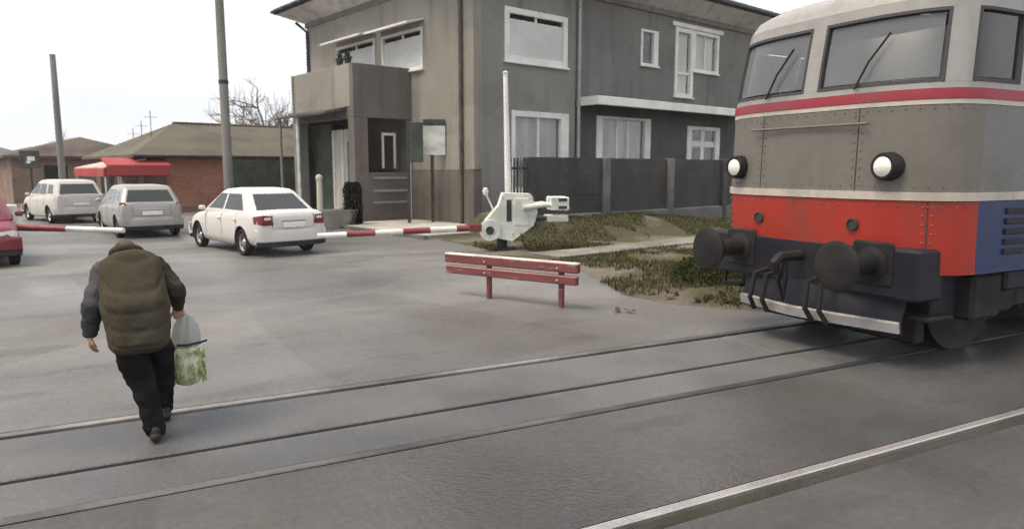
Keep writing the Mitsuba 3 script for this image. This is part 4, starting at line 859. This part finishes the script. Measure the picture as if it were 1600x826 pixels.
# headlights
for y in (-1, 1):
    px = loc_pt(y * (.96 if y > 0 else 1.0), 1.98)
    h = add('headlight', lathe([(0, -.05), (.125, -.05), (.14, .0), (.135, .1), (.12, .13), (.10, .13), (.10, .08), (0, .08)], 24, 'x'), 'black_iron', loco, KM @ at(px[0], px[1], 1.98), smooth=35)
    add('lens', lathe([(0, .155), (.06, .145), (.105, .115), (.105, .07), (0, .07)], 22, 'x'), 'lens', h, KM @ at(px[0], px[1], 1.98), smooth=40)
# handrails, door, steps on the visible side
for x in (-1.95, -2.75): add('handrail', tube([(x, 1.52, 1.2), (x, 1.57, 1.25), (x, 1.57, 2.9), (x, 1.52, 2.95)], .018), 'steel_worn', loco, KM)
add('cab_door', cat([box(-2.62, -2.08, 1.486, 1.505, 1.06, 1.64, .006), ]), 'loco_blue', loco, KM)
add('vent_grille', cat([box(-1.85, -1.1, 1.487, 1.512, 1.12 + .1 * k, 1.18 + .1 * k, .006) for k in range(5)]), 'loco_navy', loco, KM)
for x in (-1.5, 1.5): pass
for t in (-.62, .62): add('panel_seam', lstrip(t - .006, t + .006, 1.745, 2.55, off=.003, thick=.01, nt=2), 'loco_seam', loco, KM)
for t in (-1.30, 1.30): add('panel_seam', lstrip(t - .006, t + .006, .96, 1.65, off=.003, thick=.01, nt=2), 'loco_seam', loco, KM)
for y in (-.62, .62):
    px = loc_pt(y, 1.28); tl = add('marker_lamp', lathe([(0, -.04), (.06, -.04), (.065, .03), (.05, .035), (.05, .02), (0, .025)], 18, 'x'), 'loco_seam', loco, KM @ at(px[0], px[1], 1.40), smooth=35)
riv = []
for t, z0, z1 in ((-.66, 1.80, 2.52), (-.58, 1.80, 2.52), (.58, 1.80, 2.52), (.66, 1.80, 2.52), (-1.34, 1.0, 1.62), (-1.26, 1.0, 1.62), (1.26, 1.0, 1.62), (1.34, 1.0, 1.62)):
    for z in np.arange(z0, z1, .085):
        q = trimesh.creation.icosphere(0, .011); q.apply_translation(loc_pt(t, z, .002)); riv.append(q)
for t in np.arange(-1.7, 1.71, .12):
    for z in (1.60, 1.79, 2.52): q = trimesh.creation.icosphere(0, .010); q.apply_translation(loc_pt(t, z, .002)); riv.append(q)
add('rivets', cat(riv), 'loco_beige', loco, KM, kind='stuff')
add('front_handrail', tube([loc_pt(-.75, 2.40, .06), loc_pt(.75, 2.40, .06)], .014), 'loco_beige', loco, KM)
# buffer beam, buffers, coupling hook, hoses
add('buffer_beam', box(-.40, -.02, -1.36, 1.36, .70, 1.20, .03), 'loco_navy', loco, KM)
for y in (-.875, .875):
    b = add('buffer', lathe([(0, 0), (.17, 0), (.17, .04), (.11, .06), (.10, .34), (.085, .34), (.085, .50), (.24, .515), (.25, .545), (.2, .575), (0, .585)], 26, 'x'), 'black_iron', loco, KM @ at(-.03, y, 1.03), smooth=35)
    add('bolt_plate', box(.0, .03, -.22, .22, -.22, .22, .02), 'black_iron', b, KM @ at(-.03, y, 1.03))
add('coupling_hook', cat([tube([(-.1, 0, 1.02), (.3, 0, 1.02), (.38, 0, .96), (.34, 0, .86)], [.06, .055, .05, .04]), tube([(.2, 0, .98), (.26, .05, .75), (.22, 0, .55), (.26, -.05, .75), (.2, 0, .98)], .025)]), 'black_iron', loco, KM, smooth=40)
for y in (-.45, -.28, .28, .45): add('brake_hose', tube([(-.05, y, .82), (.18, y, .78), (.22, y * 1.05, .5), (.12, y * 1.1, .36)], .028), 'tyre', loco, KM, smooth=40)
# plough
G = [[(x - .16 * abs(y) ** 1.3 + o, y, z) for y in np.linspace(-.85, 1.15, 15)] for z, x, o in ((.34, .06, 0), (.46, .08, 0), (.60, .04, 0), (.76, -.02, 0))]
add('plough', shell(G, .03), 'loco_navy', loco, KM, smooth=40)
G = [[(x - .16 * abs(y) ** 1.3, y, z) for y in np.linspace(-.85, 1.15, 15)] for z, x in ((.36, .10), (.46, .13))]
add('plough_edge', shell(G, .05), 'steel_worn', loco, KM)
for y in (-1.2, 1.2):
    st = add('step', box(-.62, -.2, y - .16, y + .16, .50, .54, .01), 'black_iron', loco, KM)
    add('hanger', cat([box(-.6, -.57, y - .15, y - .12, .54, .95), box(-.25, -.22, y - .15, y - .12, .54, .95)]), 'black_iron', st, KM)
# underframe, bogie, wheels
add('underframe', box(-13, -.42, -1.25, 1.25, .50, .948, .02), 'loco_navy', loco, KM)
for bx in (-3.6, -10.2):
    bg = add('bogie', cat([box(bx - 2.6, bx + 2.5, y - .08, y + .08, .55, .85, .02) for y in (-1.08, 1.08)] + [box(bx - .3, bx + .3, -1.08, 1.08, .45, .75, .02), box(bx + 2.2, bx + 2.5, -1.08, 1.08, .5, .8, .02)]), 'black_iron', loco, KM)
    for wx in (-2.1, 0, 2.1):
        for y in (-.8, .8):
            add('wheel', lathe([(0, -.05), (.1, -.09), (.14, -.05), (.5, -.04), (.56, -.065), (.585, -.065), (.6, .065), (.62, .07), (.62, .1), (.5, .06), (0, .06)] if y > 0 else [(0, -.06), (.5, -.06), (.62, -.1), (.62, -.07), (.6, -.065), (.585, .065), (.56, .065), (.5, .04), (.14, .05), (.1, .09), (0, .05)], 32, 'y'), 'black_iron', bg, KM @ at(bx + wx, y, .60 + .012), smooth=30)
        add('axle_box', box(bx + wx - .2, bx + wx + .2, 1.165, 1.33, .48, .78, .03), 'black_iron', bg, KM)
        for q in (-.38, .38): add('spring', tube([(bx + wx + q, 1.2, .55), (bx + wx + q, 1.2, .9)], .07), 'black_iron', bg, KM)
add('rail_guard', box(-.75, -.6, -1.0, 1.0, .16, .6, .02), 'black_iron', loco, KM)
add('sand_box', box(-1.35, -.85, 1.0, 1.4, .45, .93, .04), 'black_iron', loco, KM)
add('cable_duct', box(-5.9, -1.4, 1.27, 1.4, .72, .94, .03), 'loco_navy', loco, KM)
add('battery_box', box(-7.6, -6.2, .8, 1.35, .3, .85, .03), 'loco_navy', loco, KM)

scene['air'] = {'type': 'homogeneous', 'albedo': {'type': 'rgb', 'value': [.95, .95, .95]}, 'sigma_t': .0005}
scene['haze'] = {'type': 'cube', 'to_world': T().translate([-60, 180, 7]).scale([340, 230, 8.2]), 'bsdf': {'type': 'null'}, 'interior': {'type': 'ref', 'id': 'air'}}
scene['camera']['medium'] = {'type': 'ref', 'id': 'air'}; labels['haze'] = {'kind': 'stuff', 'label': 'thin pale haze in the air along the street'}

# ------------------------------------------------------------------ person hurrying across the rails (local: x right, y forward, z up)
def hullspheres(a, ra, b, rb, n=16): return m3.Manifold.batch_hull([m3.Manifold.sphere(ra, n).translate(list(a)), m3.Manifold.sphere(rb, n).translate(list(b))])
def chain(js, n=16):
    out = m3.Manifold()
    for (a, ra), (b, rb) in zip(js[:-1], js[1:]): out += hullspheres(a, ra, b, rb, n)
    return out
def ellip(c, r, n=24): return m3.Manifold.sphere(1.0, n).scale(list(r)).translate(list(c))
def soft(m, L, it=10, disp=None):
    q = tm(m.refine_to_length(L)); q.merge_vertices(); trimesh.smoothing.filter_taubin(q, iterations=it)
    if disp is not None:
        q.vertices = q.vertices + q.vertex_normals * disp(q.vertices)[:, None]
    return q
pf = np.array([-.50, .866]); pf /= np.linalg.norm(pf); PM = np.eye(4); PM[:2, 1] = pf; PM[:2, 0] = [pf[1], -pf[0]]; PM[:3, 3] = (-2.60, 5.02, 0); PM[:3, 0] *= .94
per = thing('person', 'person in olive vest hurrying across the rails, bent forward, seen from behind, carrying a bag', 'person')
# joints
hipL, knL, anL = (-.145, .03, .78), (-.07, .06, .44), (-.005, -.03, .12)
hipR, knR, anR = (.015, .05, .78), (.09, .30, .47), (.10, .46, .11)
shL, elL, wrL = (-.275, .33, 1.21), (-.36, .17, 1.0), (-.395, .24, .77)
shR, elR, wrR = (.10, .33, 1.21), (.22, .24, 1.05), (.24, .38, .885)
neck, head = (-.10, .46, 1.28), (-.10, .58, 1.29)
body = chain([((-.07, .03, .82), .13), ((-.09, .18, 1.05), .14), ((-.105, .33, 1.22), .13), (neck, .06), (head, .075)])
for s_, e_, w_ in ((shL, elL, wrL), (shR, elR, wrR)): body += chain([((-.105, .33, 1.22), .1), (s_, .065), (e_, .045), (w_, .03)])
for a, b, c in ((hipL, knL, anL), (hipR, knR, anR)): body += chain([((-.07, .03, .82), .1), (a, .085), (b, .055), (c, .035)])
hd = ellip((0, 0, 0), (.075, .095, .115)) + ellip((0, .03, -.06), (.058, .07, .06)) + hullspheres((0, .088, .015), .012, (0, .108, -.022), .016, 10) + ellip((.078, -.005, -.01), (.012, .03, .034), 12) + ellip((-.078, -.005, -.01), (.012, .03, .034), 12)
hd += ellip((0, .082, .03), (.05, .018, .012), 12) + ellip((0, .088, -.065), (.026, .014, .007), 10) + ellip((0, .08, -.078), (.022, .014, .008), 10)
hd -= ellip((.03, .098, .012), (.016, .012, .01), 10) + ellip((-.03, .098, .012), (.016, .012, .01), 10)
HT = m3.Manifold.rotate(hd, [-50, 0, 8]).translate(list(head)); body += HT
def hand(w, d, curl, side, up):
    """w wrist, d direction of the hand, fingers curl towards -up"""
    d = arr(d) / np.linalg.norm(d); up = arr(up); up = up - d * np.dot(up, d); up /= np.linalg.norm(up); sd = np.cross(d, up) * side
    o = m3.Manifold(); w = arr(w)
    for q in (-.028, .028): o += hullspheres(w + sd * q * .6, .02, w + d * .075 + sd * q, .016, 12)
    o += m3.Manifold.batch_hull([m3.Manifold.sphere(.017, 12).translate(list(w + d * a + sd * q)) for a in (0.0, .075) for q in (-.028, .028)])
    for i, L in enumerate((.068, .078, .072, .056)):
        q = (-.03 + .02 * i); p0 = w + d * .075 + sd * q; js = [(p0, .0095)]; ang = 0; p = p0
        for k in range(3):
            ang += curl; p = p + (d * math.cos(ang) - up * math.sin(ang)) * L * (.45, .32, .25)[k]; js.append((p, .0092 - .0007 * k))
        o += chain(js, 10)
    p0 = w + d * .025 - sd * .034; p1 = p0 + (d * .6 - sd * .7 - up * .3) * .036; p2 = p1 + (d * .85 - up * .5) * .034
    return o + chain([(p0, .014), (p1, .012), (p2, .0095)], 10)
body += hand(wrL, (-.06, .15, -.95), .45, 1, (-.9, -.2, .1)) + hand(wrR, (.12, .35, -.85), 1.15, -1, (.2, -.9, -.3))
bq = tm(body.refine_to_length(.012)); bq.merge_vertices(); trimesh.smoothing.filter_taubin(bq, iterations=4)
add('body', bq, 'skin', per, PM, smooth=True)
hairm = (ellip((0, -.014, .03), (.083, .098, .105)) - ellip((0, .06, -.05), (.1, .085, .12)))
add('hair', soft(m3.Manifold.rotate(hairm, [-50, 0, 8]).translate(list(head)), .015, 3), 'hair', per, PM, smooth=True)
capm = ellip((0, 0, .035), (.092, .108, .098)) - m3.Manifold.cube([.4, .4, .2], True).translate([0, 0, -.07])
capm += ellip((0, .12, .045), (.062, .06, .012), 16)
add('cap', soft(m3.Manifold.rotate(capm, [-50, 0, 8]).translate(list(head)), .015, 4), 'cap', per, PM, smooth=True)
# vest: barrel over the bent back, quilted
vest = m3.Manifold.batch_hull([ellip((-.16, .02, .75), (.125, .17, .10)), ellip((.02, .02, .75), (.125, .17, .10)), ellip((-.18, .10, .98), (.135, .19, .14)), ellip((.03, .10, .98), (.135, .19, .14))])
vest += m3.Manifold.batch_hull([ellip((-.18, .10, .98), (.135, .19, .14)), ellip((.03, .10, .98), (.135, .19, .14)), ellip((-.215, .30, 1.20), (.11, .17, .12)), ellip((.045, .30, 1.20), (.11, .17, .12)), ellip((-.085, .31, 1.27), (.18, .14, .1))])
vest += m3.Manifold.batch_hull([ellip((-.09, .36, 1.26), (.16, .12, .1)), ellip((-.10, .47, 1.30), (.095, .07, .07))])
def quilt(V):
    a = V[:, 2] * .9 - V[:, 1] * .42; ph = (a / .095) % 1.0
    return -.010 * np.exp(-((ph - .5) / .11) ** 2) + .03 * (meshkit.fbm(V * 6.0, 3, 4) - .5) + .010 * (meshkit.fbm(V * 22, 2, 8) - .5)
add('vest', soft(vest, .018, 6, quilt), 'vest', per, PM, smooth=True)
add('collar', soft(chain([((-.10 + .10 * math.cos(t), .44 + .085 * math.sin(t), 1.325 - .05 * math.sin(t)), .032) for t in np.linspace(0, 2 * PI, 13)], 12), .02, 4), 'sleeve_brown', per, PM, smooth=True)
def crease(amp, f, seed): return lambda V: amp * (meshkit.fbm(V * [f, f, f * 1.9], 3, seed) - .5)
add('sleeve', soft(chain([((-.25, .32, 1.20), .09), (shL, .085), (elL, .075), ((-.39, .23, .80), .055)]), .016, 8, crease(.035, 11, 3)), 'sleeve_blue', per, PM, smooth=True, label='greyish blue left sleeve')
add('sleeve', soft(chain([((.06, .32, 1.20), .09), (shR, .09), (elR, .075), ((.238, .365, .92), .055)]), .016, 8, crease(.035, 11, 5)), 'sleeve_brown', per, PM, smooth=True, label='brown right sleeve')
tr = chain([((-.15, .03, .80), .12), ((.02, .04, .80), .12)]) + chain([(hipL, .115), ((-.115, .05, .6), .118), (knL, .098), ((-.03, .01, .25), .08), ((-.006, -.025, .10), .076)]) + chain([(hipR, .115), ((.065, .17, .62), .115), (knR, .095), ((.097, .39, .28), .078), ((.10, .455, .11), .074)])
add('trousers', soft(tr, .018, 8, crease(.04, 10, 6)), 'trousers', per, PM, smooth=True)
def shoe(a, yaw, pitch):
    m = m3.Manifold.batch_hull([ellip((0, -.06, .035), (.04, .045, .04)), ellip((0, .05, .035), (.048, .06, .035)), ellip((0, .155, .022), (.042, .05, .024))]) + ellip((0, -.035, .07), (.042, .055, .05))
    m = m - m3.Manifold.cube([1, 1, .2], True).translate([0, 0, -.1])
    return soft(m.rotate([pitch, 0, yaw]).translate(list(a)), .014, 4)
add('shoe', shoe((-.005, -.02, .012), -4, 0), 'shoe', per, PM, smooth=True); add('shoe', shoe((.10, .46, .004), 3, 0), 'shoe', per, PM, smooth=True)
# bag hanging from the right hand
bag = thing('shopping_bag', 'pale plastic bag bulging with green leafy vegetables, carried by the person', 'bag')
bx, by = .29, .42
BG = PM @ at(bx, by, 0)
def bag_ring(w, d, z, n=28, j=0.0, ph=0): return [(w * math.cos(2 * PI * k / n) * (1 + j * math.sin(5 * 2 * PI * k / n + ph)), d * math.sin(2 * PI * k / n) * (1 + j * math.cos(7 * 2 * PI * k / n + ph)), z) for k in range(n)]
rings = [bag_ring(.03, .03, .255), bag_ring(.085, .065, .27, j=.1), bag_ring(.115, .085, .36, j=.07, ph=1), bag_ring(.122, .09, .48, j=.06, ph=2), bag_ring(.11, .08, .575, j=.08, ph=3)]
gb = loft(rings); gb = gb.subdivide(); gb.vertices = gb.vertices + gb.vertex_normals * (.022 * (meshkit.fbm(gb.vertices * 16, 3, 2) - .5))[:, None]
add('contents', gb, 'bag_green', bag, BG, smooth=True)
q = np.random.default_rng(9); lv = []
for i in range(240):
    a = q.uniform(0, 2 * PI); z = q.uniform(.29, .60); w = .113 * (1 if z < .55 else .75); b = np.array([w * math.cos(a), w * .68 * math.sin(a), z]); o = np.array([math.cos(a), math.sin(a), q.uniform(-.6, .6)]); l = q.uniform(.03, .075)
    s = np.cross(o, [0, 0, 1.0]) + q.normal(0, .3, 3); s /= np.linalg.norm(s); lv.append(np.array([b, b + o * l * .35 + s * l * .35, b + o * l * .5 + np.array([0, 0, -l * .6]), b + o * l * .35 - s * l * .35]))
add('leaves', (np.vstack(lv), np.arange(240)[:, None] * 4 + np.arange(4)), 'leaf_green', bag, BG)
add('tie', tube([(-.08, -.075, .60), (0, -.092, .597), (.10, -.08, .606), (.155, -.06, .614)], .009, 8), 'plastic_black', bag, BG, smooth=40)
G = [bag_ring(.11, .08, .58, j=.08, ph=3), bag_ring(.105, .075, .66, j=.12, ph=3), bag_ring(.09, .055, .74, j=.16, ph=2), bag_ring(.05, .035, .80, j=.2, ph=1)]
G = [g + [g[0]] for g in G]
add('film', shell(np.array(G), .002), 'bag_film', bag, BG, smooth=True)
for s_ in (-1, 1): add('handle', tube([(s_ * .045, 0, .795), (s_ * .02 - .02, -.02, .84), (-.045, -.015, .875)], [.016, .011, .01], 8), 'bag_film', bag, BG, smooth=40)
